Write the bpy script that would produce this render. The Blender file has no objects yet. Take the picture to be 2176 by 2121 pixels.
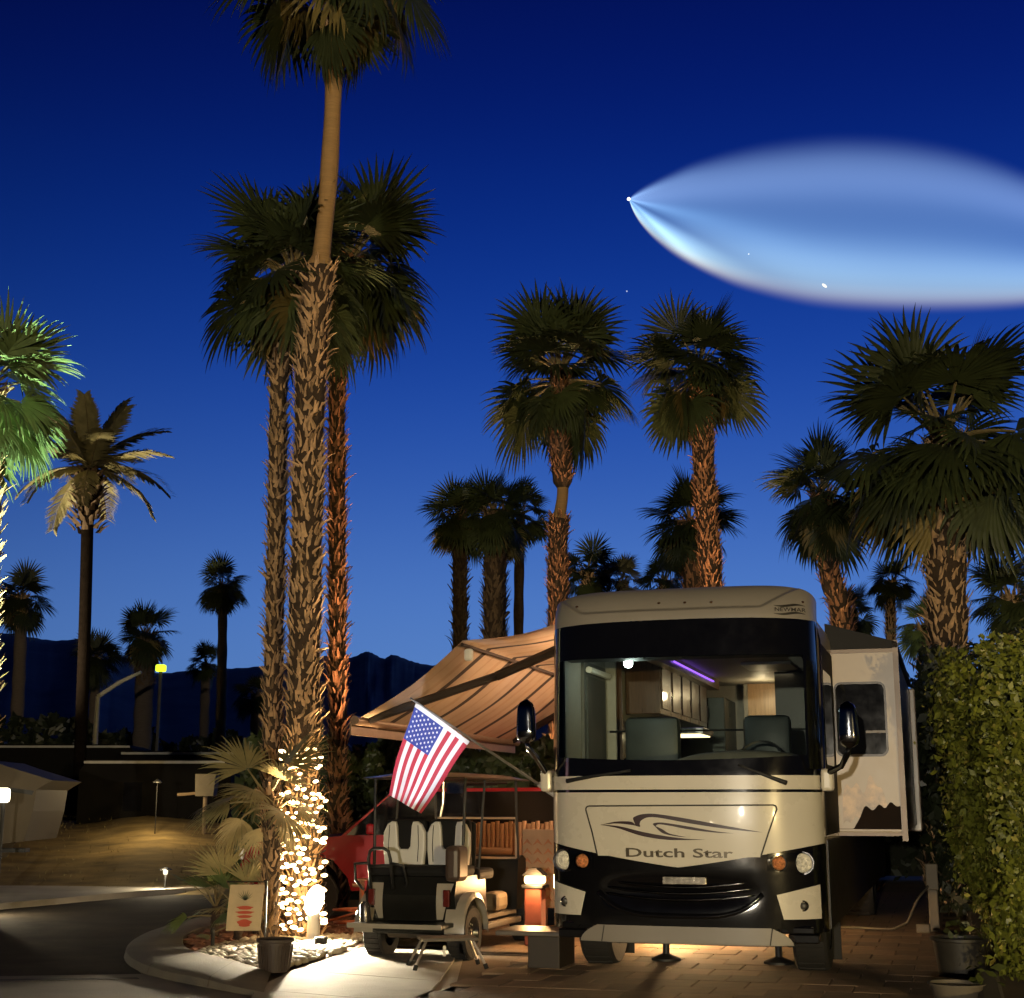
import bpy, bmesh, math, random
import numpy as np
from mathutils import Vector, Matrix, Euler

random.seed(11)
RNG = np.random.default_rng(11)
R = math.radians
PI = math.pi
sc = bpy.context.scene
COL = sc.collection

# ------------------------------------------------------------------ camera
EYE = 1.6
FPX, CX, CY = 3028.0, 1088.0, 1060.5          # focal length and centre in units of the 2176-wide frame
PITCH = math.atan(644.5 / FPX)
cam = bpy.data.cameras.new('camera')
cam.sensor_fit = 'HORIZONTAL'; cam.sensor_width = 36.0
cam.lens = 36.0 * FPX / 2176.0
cam.clip_start = 0.05; cam.clip_end = 60000
camo = bpy.data.objects.new('camera', cam); COL.objects.link(camo)
camo.location = (0, 0, EYE); camo.rotation_euler = (PI / 2 + PITCH, 0, 0)
sc.camera = camo

# ------------------------------------------------------------------ render settings
sc.render.engine = 'CYCLES'
sc.view_settings.view_transform = 'Standard'
sc.view_settings.look = 'None'
sc.view_settings.exposure = 0.0
sc.view_settings.gamma = 1.0
sc.view_settings.use_curve_mapping = False
cy = sc.cycles
cy.use_denoising = True
cy.max_bounces = 8; cy.diffuse_bounces = 3; cy.glossy_bounces = 4
cy.transparent_max_bounces = 12; cy.transmission_bounces = 6; cy.volume_bounces = 0
cy.volume_max_steps = 128
cy.caustics_reflective = False; cy.caustics_refractive = False
cy.sample_clamp_indirect = 4.0
cy.use_light_tree = True

# ------------------------------------------------------------------ dusk sky
world = bpy.data.worlds.new('World'); sc.world = world; world.use_nodes = True
wn, wl = world.node_tree.nodes, world.node_tree.links
wn.clear()
w_out = wn.new('ShaderNodeOutputWorld'); w_bg = wn.new('ShaderNodeBackground')
w_tc = wn.new('ShaderNodeTexCoord'); w_sep = wn.new('ShaderNodeSeparateXYZ')
wl.new(w_tc.outputs['Generated'], w_sep.inputs[0])
w_ramp = wn.new('ShaderNodeValToRGB'); w_ramp.color_ramp.interpolation = 'B_SPLINE'
stops = [(0.0, (.10, .20, .44)), (.10, (.098, .235, .60)), (.20, (.034, .115, .455)), (.30, (.007, .054, .36)),
         (.42, (.0016, .016, .195)), (.52, (.0008, .007, .115)), (.75, (.0003, .002, .04)), (1.0, (.0002, .0015, .025))]
els = w_ramp.color_ramp.elements
els[0].position = stops[0][0]; els[0].color = (*stops[0][1], 1)
els[1].position = stops[-1][0]; els[1].color = (*stops[-1][1], 1)
for p_, c_ in stops[1:-1]:
    e_ = els.new(p_); e_.color = (*c_, 1)
wl.new(w_sep.outputs['Z'], w_ramp.inputs[0])
w_dot = wn.new('ShaderNodeVectorMath'); w_dot.operation = 'DOT_PRODUCT'
w_dot.inputs[1].default_value = (math.sin(R(20)), math.cos(R(20)), 0)      # afterglow lies ahead, to the right
wl.new(w_tc.outputs['Generated'], w_dot.inputs[0])
w_map = wn.new('ShaderNodeMapRange'); w_map.interpolation_type = 'SMOOTHSTEP'
for k_, v_ in (('From Min', .30), ('From Max', 1.0), ('To Min', .03), ('To Max', 1.02)):
    w_map.inputs[k_].default_value = v_
wl.new(w_dot.outputs['Value'], w_map.inputs['Value'])
w_mul = wn.new('ShaderNodeVectorMath'); w_mul.operation = 'SCALE'
wl.new(w_ramp.outputs[0], w_mul.inputs[0]); wl.new(w_map.outputs[0], w_mul.inputs['Scale'])
wl.new(w_mul.outputs[0], w_bg.inputs['Color']); w_bg.inputs['Strength'].default_value = 1.0
wl.new(w_bg.outputs[0], w_out.inputs['Surface'])

# ------------------------------------------------------------------ measuring helpers
_c, _s = math.cos(PITCH), math.sin(PITCH)
def ray(u, v):
    x = (u - CX) / FPX; y = (CY - v) / FPX
    return (x, _c - _s * y, _s + _c * y)
def at(u, v, Y):
    r = ray(u, v); k = Y / r[1]
    return Vector((r[0] * k, Y, EYE + r[2] * k))
def gr(u, v, z=0.0):
    r = ray(u, v); k = (z - EYE) / r[2]
    return Vector((r[0] * k, r[1] * k, z))
YAW = R(16.8)                                    # the lot runs away to the right
LOT = Vector((1.50, 13.3, 0))                    # ground below the coach's nose
_cy, _sy = math.cos(YAW), math.sin(YAW)
def lw(x, y, z=0.0):                             # lot coordinates to world
    return Vector((LOT.x + x * _cy + y * _sy, LOT.y - x * _sy + y * _cy, z))
def wl_(p):
    dx, dy = p[0] - LOT.x, p[1] - LOT.y
    return Vector((dx * _cy - dy * _sy, dx * _sy + dy * _cy, p[2]))
def rvp(u, v, y0):                               # point on the lot plane y = y0
    r = ray(u, v)
    k = (y0 + LOT.x * _sy + LOT.y * _cy) / (r[0] * _sy + r[1] * _cy)
    return wl_((r[0] * k, r[1] * k, EYE + r[2] * k))

# ------------------------------------------------------------------ materials
MATS = {}
def M(name, col, rough=.6, metal=0.0, var=.18, scale=6.0, bump=0.0, bscale=None, coat=0.0, rnd=0.0, spec=.5,
      emit=None, es=0.0, alpha=1.0, dirt=0.0, stretch=None):
    if name in MATS: return MATS[name]
    m = bpy.data.materials.new(name); m.use_nodes = True
    n, l = m.node_tree.nodes, m.node_tree.links
    b = n['Principled BSDF']
    b.inputs['Roughness'].default_value = rough; b.inputs['Metallic'].default_value = metal
    b.inputs['Specular IOR Level'].default_value = spec
    b.inputs['Coat Weight'].default_value = coat; b.inputs['Coat Roughness'].default_value = .05
    tc = n.new('ShaderNodeTexCoord'); vec = tc.outputs['Object']
    if stretch:
        mp = n.new('ShaderNodeMapping'); mp.inputs['Scale'].default_value = stretch
        l.new(vec, mp.inputs[0]); vec = mp.outputs[0]
    nz = n.new('ShaderNodeTexNoise'); nz.inputs['Scale'].default_value = scale; nz.inputs['Detail'].default_value = 6
    nz.inputs['Roughness'].default_value = .62
    l.new(vec, nz.inputs['Vector'])
    mr = n.new('ShaderNodeMapRange')
    mr.inputs['From Min'].default_value = .25; mr.inputs['From Max'].default_value = .75
    mr.inputs['To Min'].default_value = 1 - var; mr.inputs['To Max'].default_value = 1 + var
    l.new(nz.outputs['Fac'], mr.inputs['Value'])
    fac = mr.outputs[0]
    if rnd:
        oi = n.new('ShaderNodeObjectInfo'); m2 = n.new('ShaderNodeMapRange')
        m2.inputs['To Min'].default_value = 1 - rnd; m2.inputs['To Max'].default_value = 1 + rnd
        l.new(oi.outputs['Random'], m2.inputs['Value'])
        mm = n.new('ShaderNodeMath'); mm.operation = 'MULTIPLY'
        l.new(fac, mm.inputs[0]); l.new(m2.outputs[0], mm.inputs[1]); fac = mm.outputs[0]
    sca = n.new('ShaderNodeVectorMath'); sca.operation = 'SCALE'; sca.inputs[0].default_value = col[:3]
    l.new(fac, sca.inputs['Scale']); cout = sca.outputs[0]
    if dirt:
        n3 = n.new('ShaderNodeTexNoise'); n3.inputs['Scale'].default_value = scale * .22; n3.inputs['Detail'].default_value = 8
        l.new(vec, n3.inputs['Vector'])
        m3 = n.new('ShaderNodeMapRange'); m3.inputs['From Min'].default_value = .45; m3.inputs['From Max'].default_value = .7
        m3.inputs['To Max'].default_value = dirt
        l.new(n3.outputs['Fac'], m3.inputs['Value'])
        mx = n.new('ShaderNodeMix'); mx.data_type = 'RGBA'
        l.new(m3.outputs[0], mx.inputs['Factor']); l.new(cout, mx.inputs['A']); mx.inputs['B'].default_value = (col[0] * .35, col[1] * .32, col[2] * .28, 1)
        cout = mx.outputs['Result']
    l.new(cout, b.inputs['Base Color'])
    rr = n.new('ShaderNodeMapRange'); rr.inputs['To Min'].default_value = max(0, rough - .08); rr.inputs['To Max'].default_value = min(1, rough + .08)
    l.new(nz.outputs['Fac'], rr.inputs['Value']); l.new(rr.outputs[0], b.inputs['Roughness'])
    if bump:
        nb = n.new('ShaderNodeTexNoise'); nb.inputs['Scale'].default_value = bscale or scale * 6; nb.inputs['Detail'].default_value = 5
        l.new(vec, nb.inputs['Vector'])
        bp = n.new('ShaderNodeBump'); bp.inputs['Strength'].default_value = bump; bp.inputs['Distance'].default_value = .02
        l.new(nb.outputs['Fac'], bp.inputs['Height']); l.new(bp.outputs[0], b.inputs['Normal'])
    if emit:
        b.inputs['Emission Color'].default_value = (*emit, 1); b.inputs['Emission Strength'].default_value = es
    MATS[name] = m
    return m
def glow(name, col, strength):
    if name in MATS: return MATS[name]
    m = bpy.data.materials.new(name); m.use_nodes = True
    n, l = m.node_tree.nodes, m.node_tree.links
    n.clear(); o = n.new('ShaderNodeOutputMaterial'); e = n.new('ShaderNodeEmission')
    e.inputs[0].default_value = (*col, 1); e.inputs[1].default_value = strength
    l.new(e.outputs[0], o.inputs[0]); MATS[name] = m
    return m
def glass(name, tint, refl=1.0):
    if name in MATS: return MATS[name]
    m = bpy.data.materials.new(name); m.use_nodes = True
    n, l = m.node_tree.nodes, m.node_tree.links
    n.clear(); o = n.new('ShaderNodeOutputMaterial')
    t = n.new('ShaderNodeBsdfTransparent'); t.inputs[0].default_value = (*tint, 1)
    g = n.new('ShaderNodeBsdfGlossy'); g.inputs['Roughness'].default_value = .02; g.inputs[0].default_value = (refl, refl, refl, 1)
    f = n.new('ShaderNodeFresnel'); f.inputs[0].default_value = 1.45
    mx = n.new('ShaderNodeMixShader')
    l.new(f.outputs[0], mx.inputs[0]); l.new(t.outputs[0], mx.inputs[1]); l.new(g.outputs[0], mx.inputs[2])
    l.new(mx.outputs[0], o.inputs[0]); MATS[name] = m
    return m

# ------------------------------------------------------------------ mesh helpers
class MB:
    def __init__(s): s.v = []; s.f = []; s.mi = []
    def face(s, idx, mi=0): s.f.append(tuple(idx)); s.mi.append(mi)
    def add(s, vs, fs, mi=0, M4=None):
        o = len(s.v)
        if M4 is not None: vs = [M4 @ Vector(p) for p in vs]
        s.v.extend([tuple(p) for p in vs])
        for f in fs: s.face([o + i for i in f], mi)
        return s
    def box(s, a, b, mi=0, M4=None, bev=0.0):
        x0, y0, z0 = a; x1, y1, z1 = b
        if bev <= 0:
            vs = [(x0, y0, z0), (x1, y0, z0), (x1, y1, z0), (x0, y1, z0), (x0, y0, z1), (x1, y0, z1), (x1, y1, z1), (x0, y1, z1)]
            return s.add(vs, [(0, 3, 2, 1), (4, 5, 6, 7), (0, 1, 5, 4), (1, 2, 6, 5), (2, 3, 7, 6), (3, 0, 4, 7)], mi, M4)
        bm = bmesh.new(); bmesh.ops.create_cube(bm, size=1)
        for v in bm.verts:
            v.co = Vector(((x0 + x1) / 2 + v.co.x * (x1 - x0), (y0 + y1) / 2 + v.co.y * (y1 - y0), (z0 + z1) / 2 + v.co.z * (z1 - z0)))
        bmesh.ops.bevel(bm, geom=list(bm.edges), offset=bev, segments=2, affect='EDGES', profile=.5)
        bm.verts.index_update()
        vs = [v.co.copy() for v in bm.verts]; fs = [[v.index for v in f.verts] for f in bm.faces]; bm.free()
        return s.add(vs, fs, mi, M4)
    def tube(s, pts, rad, n=8, mi=0, cap=True, M4=None):
        pts = [Vector(p) for p in pts]
        if not hasattr(rad, '__len__'): rad = [rad] * len(pts)
        vs, fs = [], []; up0 = None
        for i, p in enumerate(pts):
            d = (pts[min(i + 1, len(pts) - 1)] - pts[max(i - 1, 0)])
            d = d.normalized() if d.length > 1e-9 else Vector((0, 0, 1))
            if up0 is None:
                up0 = Vector((0, 0, 1)) if abs(d.z) < .9 else Vector((1, 0, 0))
            a = d.cross(up0); a = a.normalized() if a.length > 1e-6 else d.orthogonal().normalized()
            b = a.cross(d).normalized(); up0 = b
            for k in range(n):
                t = 2 * PI * k / n
                vs.append(p + (a * math.cos(t) + b * math.sin(t)) * rad[i])
        for i in range(len(pts) - 1):
            for k in range(n):
                k2 = (k + 1) % n
                fs.append((i * n + k, i * n + k2, (i + 1) * n + k2, (i + 1) * n + k))
        if cap:
            fs.append(tuple(range(n))[::-1]); fs.append(tuple((len(pts) - 1) * n + k for k in range(n)))
        return s.add(vs, fs, mi, M4)
    def lathe(s, prof, n=24, mi=0, M4=None):     # prof: (r, z)
        vs, fs = [], []
        for r, z in prof:
            for k in range(n):
                t = 2 * PI * k / n; vs.append((r * math.cos(t), r * math.sin(t), z))
        for i in range(len(prof) - 1):
            for k in range(n):
                k2 = (k + 1) % n
                fs.append((i * n + k, i * n + k2, (i + 1) * n + k2, (i + 1) * n + k))
        return s.add(vs, fs, mi, M4)
    def grid(s, P, mi=0, flip=False, M4=None):   # P[i][j] points
        a, b = len(P), len(P[0]); vs = [p for row in P for p in row]; fs = []
        for i in range(a - 1):
            for j in range(b - 1):
                q = (i * b + j, i * b + j + 1, (i + 1) * b + j + 1, (i + 1) * b + j)
                fs.append(q[::-1] if flip else q)
        return s.add(vs, fs, mi, M4)
    def prism(s, poly, a, b, axis='x', mi=0, M4=None):   # polygon in the other two axes, extruded a..b
        n = len(poly)
        def P(t, p):
            return (t, p[0], p[1]) if axis == 'x' else (p[0], t, p[1]) if axis == 'y' else (p[0], p[1], t)
        vs = [P(a, p) for p in poly] + [P(b, p) for p in poly]
        fs = [tuple(range(n)), tuple(range(2 * n - 1, n - 1, -1))]
        for i in range(n):
            j = (i + 1) % n; fs.append((i, i + n, j + n, j))
        return s.add(vs, fs, mi, M4)
    def mesh(s, name, mats, smooth=False):
        me = bpy.data.meshes.new(name)
        me.from_pydata([tuple(p) for p in s.v], [], s.f)
        if not isinstance(mats, (list, tuple)): mats = [mats]
        for m in mats: me.materials.append(m)
        if len(mats) > 1: me.polygons.foreach_set('material_index', s.mi)
        if smooth:
            me.polygons.foreach_set('use_smooth', [True] * len(me.polygons))
        me.update()
        return me
    def build(s, name, mats, parent=None, smooth=False, loc=None, fix=True):
        me = s.mesh(name, mats, smooth)
        if fix:
            bm = bmesh.new(); bm.from_mesh(me); bmesh.ops.recalc_face_normals(bm, faces=bm.faces); bm.to_mesh(me); bm.free()
        if smooth and smooth != 'all':
            me.set_sharp_from_angle(angle=R(38))
        return link(name, me, parent, loc)
def link(name, me, parent=None, loc=None, mat4=None):
    o = bpy.data.objects.new(name, me); COL.objects.link(o)
    if parent: o.parent = parent
    if loc is not None: o.location = loc
    if mat4 is not None: o.matrix_local = mat4 if False else mat4
    return o
def tag(o, label=None, cat=None, group=None, kind=None):
    if label: o['label'] = label
    if cat: o['category'] = cat
    if group: o['group'] = group
    if kind: o['kind'] = kind
    return o
def thing(name, label, cat, loc=(0, 0, 0), rz=0.0, group=None):
    o = bpy.data.objects.new(name, None); COL.objects.link(o); o.empty_display_size = .2
    o.location = loc; o.rotation_euler = (0, 0, rz)
    return tag(o, label, cat, group)
def lamp(name, kind, loc, power, col, parent=None, size=.1, aim=None, cone=None, blend=.4, rect=None):
    L = bpy.data.lights.new(name, kind); L.energy = power; L.color = col
    if kind == 'AREA':
        if rect: L.shape = 'RECTANGLE'; L.size, L.size_y = rect
        else: L.size = size
    elif kind in ('POINT', 'SPOT'): L.shadow_soft_size = size
    if kind == 'SPOT' and cone: L.spot_size = R(cone); L.spot_blend = blend
    o = bpy.data.objects.new(name, L); COL.objects.link(o); o.location = loc
    if parent: o.parent = parent
    if aim is not None:
        o.rotation_euler = (Vector(aim) - Vector(loc)).to_track_quat('-Z', 'Y').to_euler()
    return o
def rot(z=0, y=0, x=0): return Matrix.Rotation(z, 4, 'Z') @ Matrix.Rotation(y, 4, 'Y') @ Matrix.Rotation(x, 4, 'X')
T = Matrix.Translation

def poly_sheet(name, pts, z, mat, kind='structure', thick=0.0):
    mb = MB(); n = len(pts)
    if thick:
        mb.prism([(p[0], p[1]) for p in pts], z - thick, z, 'z')
    else:
        mb.add([(p[0], p[1], z) for p in pts], [tuple(range(n))])
    o = mb.build(name, mat); tag(o, kind=kind)
    return o

# ------------------------------------------------------------------ common materials
asphalt = M('asphalt', (.042, .033, .023), .97, spec=.15, var=.45, scale=2.2, bump=.6, bscale=70, dirt=.7)
dirt_m = M('desert soil', (.16, .115, .07), .95, var=.35, scale=.7, bump=.6, bscale=14)
concrete = M('concrete', (.40, .37, .31), .8, var=.14, scale=3, bump=.25, bscale=60, dirt=.35)
concrete_kerb = M('kerb concrete', (.145, .125, .098), .85, var=.16, scale=4, bump=.3, bscale=50, dirt=.4)
paver_m = M('paver', (.215, .145, .09), .8, var=.22, scale=7, bump=.35, bscale=60, rnd=.25)
joint_m = M('paver joint', (.085, .06, .04), .95)
black_gloss = M('black gloss paint', (.004, .004, .005), .12, var=.1, coat=1.0)
black_mat = M('black plastic', (.012, .012, .012), .55, var=.2)
rubber = M('rubber', (.016, .015, .014), .8, var=.3, bump=.2)
chrome = M('chrome', (.75, .75, .77), .12, 1.0, var=.05)
cream_paint = M('cream coach paint', (.66, .615, .52), .28, var=.035, scale=2, coat=.6, dirt=.06)
taupe_paint = M('taupe cap paint', (.25, .228, .20), .38, var=.06, scale=3, coat=.25)
white_plastic = M('white plastic', (.72, .69, .62), .5, var=.08)
steel = M('brushed steel', (.42, .42, .42), .35, 1.0)
warm_bulb = glow('warm bulb', (1.0, .66, .30), 13.0)

# ================================================================== SETTING
g = MB()
rings = [0, 30, 80, 250, 900, 3000, 9000, 20000]
gv = [(0, 0, 0)]
for r_ in rings[1:]:
    for k in range(48): gv.append((r_ * math.cos(2 * PI * k / 48), r_ * math.sin(2 * PI * k / 48), 0))
gf = [(0, 1 + k, 1 + (k + 1) % 48) for k in range(48)]
for i in range(len(rings) - 2):
    for k in range(48):
        a, b = 1 + i * 48 + k, 1 + i * 48 + (k + 1) % 48
        gf.append((a, a + 48, b + 48, b))
g.add(gv, gf)
tag(g.build('ground', dirt_m), kind='structure')

# road that curves past the lot
poly_sheet('road', [gr(-900, 1990), gr(480, 1893), gr(620, 1935), gr(560, 1950), gr(300, 2000), gr(262, 2035), gr(300, 2070), gr(420, 2105),
                    Vector((-2.6, 12.2, 0)), Vector((-2.2, 4, 0)), Vector((-2, -14, 0)), Vector((9, -14, 0)), Vector((9, -22, 0)), Vector((-30, -22, 0)), Vector((-30, 16, 0))], .004, asphalt)
# gutter of lighter concrete along the near side of the road
poly_sheet('gutter', [gr(-500, 2085), gr(300, 2072), gr(520, 2118), gr(560, 2160), gr(-500, 2160)], .010, concrete_kerb)
gs = MB()
gs.prism([(p.x, p.y) for p in (gr(-500, 2092), gr(290, 2080), gr(296, 2083), gr(-500, 2098))], .004, .014, 'z')
tag(gs.build('gutter_seam', M('seam', (.02, .018, .015), .9)), kind='structure')
# neighbour's pale driveway edge and pavement across the road
poly_sheet('pavement_across_road', [gr(-700, 1955), gr(-300, 1950), gr(0, 1934), gr(310, 1905), gr(490, 1894), gr(490, 1886), gr(290, 1896), gr(0, 1888), gr(-700, 1895)], .10,
           M('pale concrete', (.46, .42, .36), .8, var=.15, scale=2, bump=.2, dirt=.3), thick=.10)

# island kerb: rounded concrete band round the palm bed
outer = [(640, 1940), (560, 1946), (450, 1957), (345, 1984), (290, 2005), (264, 2030), (276, 2054), (330, 2078), (420, 2098), (500, 2112), (560, 2118)]
inner = [(640, 1962), (560, 1968), (475, 1978), (420, 1992), (392, 2008), (388, 2024), (402, 2038), (440, 2050), (490, 2062), (540, 2070), (575, 2076)]
def smooth_poly(pts, sub=4):
    out = []
    for i in range(len(pts) - 1):
        p0, p1, p2, p3 = pts[max(i - 1, 0)], pts[i], pts[i + 1], pts[min(i + 2, len(pts) - 1)]
        for k in range(sub):
            t = k / sub
            out.append(tuple(.5 * ((2 * p1[q]) + (-p0[q] + p2[q]) * t + (2 * p0[q] - 5 * p1[q] + 4 * p2[q] - p3[q]) * t * t + (-p0[q] + 3 * p1[q] - 3 * p2[q] + p3[q]) * t ** 3) for q in range(len(p1))))
    out.append(tuple(pts[-1]))
    return out
KO = [gr(u, v) for u, v in smooth_poly(outer)]; KI = [gr(u, v) for u, v in smooth_poly(inner)]
kb = MB(); rows = []
for ki_, (po, pi_) in enumerate(zip(KO, KI)):
    d = (pi_ - po); row = []; kz = 1 - .62 * max(0, (ki_ - len(KO) + 9) / 8)
    for f_, z_ in ((0, .0), (.03, .075), (.09, .095), (.5, .105), (.93, .11), (1, .10), (1.02, .02)):
        q = po + d * f_; row.append((q.x, q.y, z_ * kz))
    rows.append(row)
kb.grid(rows)
ik = tag(kb.build('island_kerb', concrete_kerb, smooth=True), kind='structure')
for k_ in range(3, len(KO) - 2, 6):
    a_, b_ = KO[k_], KI[k_]; t_ = (KO[k_ + 1] - a_).normalized() * .007; jm = MB()
    jm.add([(a_ + (b_ - a_) * f_ + sg * t_)[:2] + (z_,) if False else tuple((a_ + (b_ - a_) * f_ + t_ * sg).xy) + (z_,) for f_, z_ in ((.0, .02), (.035, .083), (.095, .099), (.5, .109), (.95, .114)) for sg in (-1, 1)], [(2 * q, 2 * q + 1, 2 * q + 3, 2 * q + 2) for q in range(4)])
    jm.build('joint', joint_m, ik)
bed_pts = KI + [gr(640, 2058), gr(720, 2035), gr(800, 2008), gr(850, 1985), gr(820, 1955)]
poly_sheet('palm_bed', bed_pts, .04, M('mulch soil', (.11, .055, .035), .95, var=.4, scale=9, bump=.8, bscale=40))

# concrete drive in slabs and the paved pad of the coach
drive = tag(thing('driveway', None, None), kind='structure')
def slab(pts, z=.03):
    mb = MB(); cxy = sum((Vector((p[0], p[1])) for p in pts), Vector((0, 0))) / len(pts)
    q = []
    for p in pts:
        w = Vector((p[0], p[1])); d = (cxy - w); q.append(w + d.normalized() * .012)
    mb.prism([(p.x, p.y) for p in q], -.05, z, 'z')
    return mb.build('slab', concrete, drive)
l0 = lambda x, y: lw(x, y)
Lb = [gr(520, 2200), gr(540, 2110), gr(620, 2068), gr(700, 2040), gr(775, 2014), gr(850, 1986)]; Rb = [gr(900, 2230), gr(900, 2140), gr(935, 2092), gr(962, 2052), gr(985, 2015), gr(1004, 1984)]
for k in range(5): slab([Lb[k], Rb[k], Rb[k + 1], Lb[k + 1]])
poly_sheet('joint_bed', [gr(540, 2100), gr(800, 2005), gr(1000, 1980), gr(960, 2130), gr(860, 2200), gr(520, 2180)], .012, concrete)

pad = tag(thing('paved_pad', None, None), kind='structure')
pm = MB(); pm.box((-.226, -.226, -.05), (.226, .226, .03), bev=.006); pmesh = pm.mesh('paver', paver_m)
pm2 = MB(); pm2.box((-.198, -.099, -.05), (.198, .099, .03))
far = MB(); npv = 0
PVX, PVY = .46, .46
base_b = MB(); base_b.prism([tuple(lw(x, y).xy) for x, y in ((-6, 2.0), (-1.9, 2.0), (-1.9, -2.5), (2.7, -2.5), (2.7, 14), (-6, 14))], -.04, .012, 'z')
base_b.build('joint_sand', joint_m, pad)
for j in range(-3, 31):
    for i in range(-13, 7):
        x = i * PVX + (j % 2) * PVX / 2 - .1; y = j * PVY
        if x > 2.3 or (x < -1.75 and y < 2.1) or x < -5.8: continue
        near = y < 6.0 and x > -1.75
        if near and npv < 298 and y > -1.3:
            o = link('paver', pmesh, pad); p = lw(x, y, RNG.uniform(-.003, .003)); o.location = p
            o.rotation_euler = (RNG.uniform(-.004, .004), RNG.uniform(-.004, .004), -YAW); npv += 1
        elif y < 14:
            p = lw(x, y, 0); far.add([(-.223, -.223, .03), (.223, -.223, .03), (.223, .223, .03), (-.223, .223, .03)], [(0, 1, 2, 3)], 0, T(p) @ Matrix.Rotation(-YAW, 4, 'Z'))
tag(far.build('paver_field', paver_m, pad), kind='stuff')

# kerb along the hedge on the right
kr = MB(); kr.prism([(2.50, .0), (2.52, .11), (2.56, .125), (2.68, .125), (2.71, .11), (2.72, .0)], -3.0, 22, 'y')
kro = kr.build('hedge_kerb', concrete_kerb); kro.location = LOT; kro.rotation_euler = (0, 0, -YAW); tag(kro, kind='structure')

# rocks in the bed: pale river rock in front, red-brown rock behind
def ico(sub=1):
    bm = bmesh.new(); bmesh.ops.create_icosphere(bm, subdivisions=sub, radius=1); bm.verts.index_update()
    vs = np.array([v.co[:] for v in bm.verts]); fs = [[v.index for v in f.verts] for f in bm.faces]; bm.free()
    return vs, fs
ICV, ICF = ico(1)
def in_poly(x, y, P):
    c = False; n = len(P); j = n - 1
    for i in range(n):
        if ((P[i][1] > y) != (P[j][1] > y)) and (x < (P[j][0] - P[i][0]) * (y - P[i][1]) / (P[j][1] - P[i][1] + 1e-12) + P[i][0]): c = not c
        j = i
    return c
def rocks(name, poly, n, mat, r0, r1, z, label):
    mb = MB(); P = [(p.x, p.y) for p in poly]; xs = [p[0] for p in P]; ys = [p[1] for p in P]; k = 0; tries = 0
    while k < n and tries < n * 8:
        tries += 1
        x, y = random.uniform(min(xs), max(xs)), random.uniform(min(ys), max(ys))
        if not in_poly(x, y, P): continue
        r = random.uniform(r0, r1); jit = 1 + RNG.uniform(-.18, .18, (len(ICV), 1))
        V = ICV * jit * np.array([r * random.uniform(.8, 1.4), r * random.uniform(.7, 1.1), r * .62])
        a = random.uniform(0, 6.28); ca, sa = math.cos(a), math.sin(a)
        V = np.stack([V[:, 0] * ca - V[:, 1] * sa + x, V[:, 0] * sa + V[:, 1] * ca + y, V[:, 2] + z + r * .2], 1)
        mb.add(V.tolist(), ICF); k += 1
    o = mb.build(name, mat, smooth='all', fix=False)
    return tag(o, label, 'rocks', kind='stuff')
pale_rock = M('river rock', (.42, .36, .27), .75, var=.45, scale=5, bump=.3)
red_rock = M('red rock', (.20, .085, .05), .85, var=.5, scale=6, bump=.4)
rocks('river_rock', [gr(400, 2046), gr(480, 2016), gr(560, 2004), gr(700, 2000), gr(790, 2002), gr(720, 2034), gr(640, 2057), gr(575, 2074), gr(500, 2063)], 950, pale_rock, .035, .07, .05, 'pale river rock spread round the pot in front of the palms')
rocks('lava_rock', [gr(392, 2010), gr(470, 1980), gr(640, 1963), gr(830, 1958), gr(845, 1985), gr(800, 2002), gr(700, 1999), gr(560, 2003), gr(480, 2016), gr(400, 2044)], 1300, red_rock, .03, .075, .05, 'red-brown rock mulch under the palms')

# bank of dry grass and soil across the road
bk = MB(); rows = []
for i in range(41):
    x = -22 + i * .55 * 1.0; row = []
    for j in range(19):
        t = j / 18; y = 26.5 + 9.5 * t + (x + 10) * -.12
        prof = math.sin(min(1, t * 1.25) * PI / 2) ** 1.3
        h = 1.25 * prof * (1 - .9 / (1 + math.exp(-(x + 3.2) * 1.6))) + .10 * math.sin(x * 1.7 + t * 4) * prof + random.uniform(-.03, .03) * prof
        row.append((x, y, h - .01))
    rows.append(row)
bk.grid(rows)
tag(bk.build('bank', M('dry bank', (.20, .14, .055), .95, var=.7, scale=1.6, bump=.8, bscale=18, stretch=(.5, 1.6, 3), dirt=.8), smooth=True), kind='structure')

# mountains, their rock colour paled to stand for haze in the air
ridge = [(-3200, 1500), (-2200, 1440), (-1400, 1400), (-700, 1365), (-200, 1350), (0, 1344), (60, 1352), (120, 1360), (190, 1356), (230, 1378), (275, 1400), (330, 1428), (400, 1424), (470, 1420), (540, 1416),
         (640, 1402), (700, 1392), (745, 1396), (775, 1384), (790, 1386), (815, 1398), (835, 1390), (870, 1402), (900, 1410), (960, 1418), (1060, 1440), (1200, 1470), (1400, 1500), (1700, 1530), (2200, 1560), (3000, 1600), (5200, 1640)]
mtb = MB(); rows = []
fine = smooth_poly(ridge, 6)
for i, (u, v) in enumerate(fine):
    row = []
    for t in (0, .2, .4, .55, .7, .85, .95, 1.0, 1.05, 1.2, 1.4, 1.6):
        j = int(t * 10); D = 4200 + 2300 * t
        p = at(u, v + .8 * math.sin(i * 2.3), 6500)
        env = math.sin(min(t, 1.6) / 1.6 * PI * .8) ** .8 if t < 1 else max(0, 1 - (t - 1) * .5)
        h = (p.z) * (t ** .9 if t <= 1 else (1 - (t - 1) * .8))
        n_ = math.sin(i * .9 + j * 1.3) * .02 + math.sin(i * .37 - j * .8) * .03 + random.uniform(-.004, .004)
        if t > 1: n_ = -.02
        row.append((p.x * D / 6500, D, h * (1 + n_ * (1 - abs(t - 1)) * (0 if abs(t - 1) < .16 else 1)) - 3))
    rows.append(row)
mtb.grid(rows)
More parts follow.
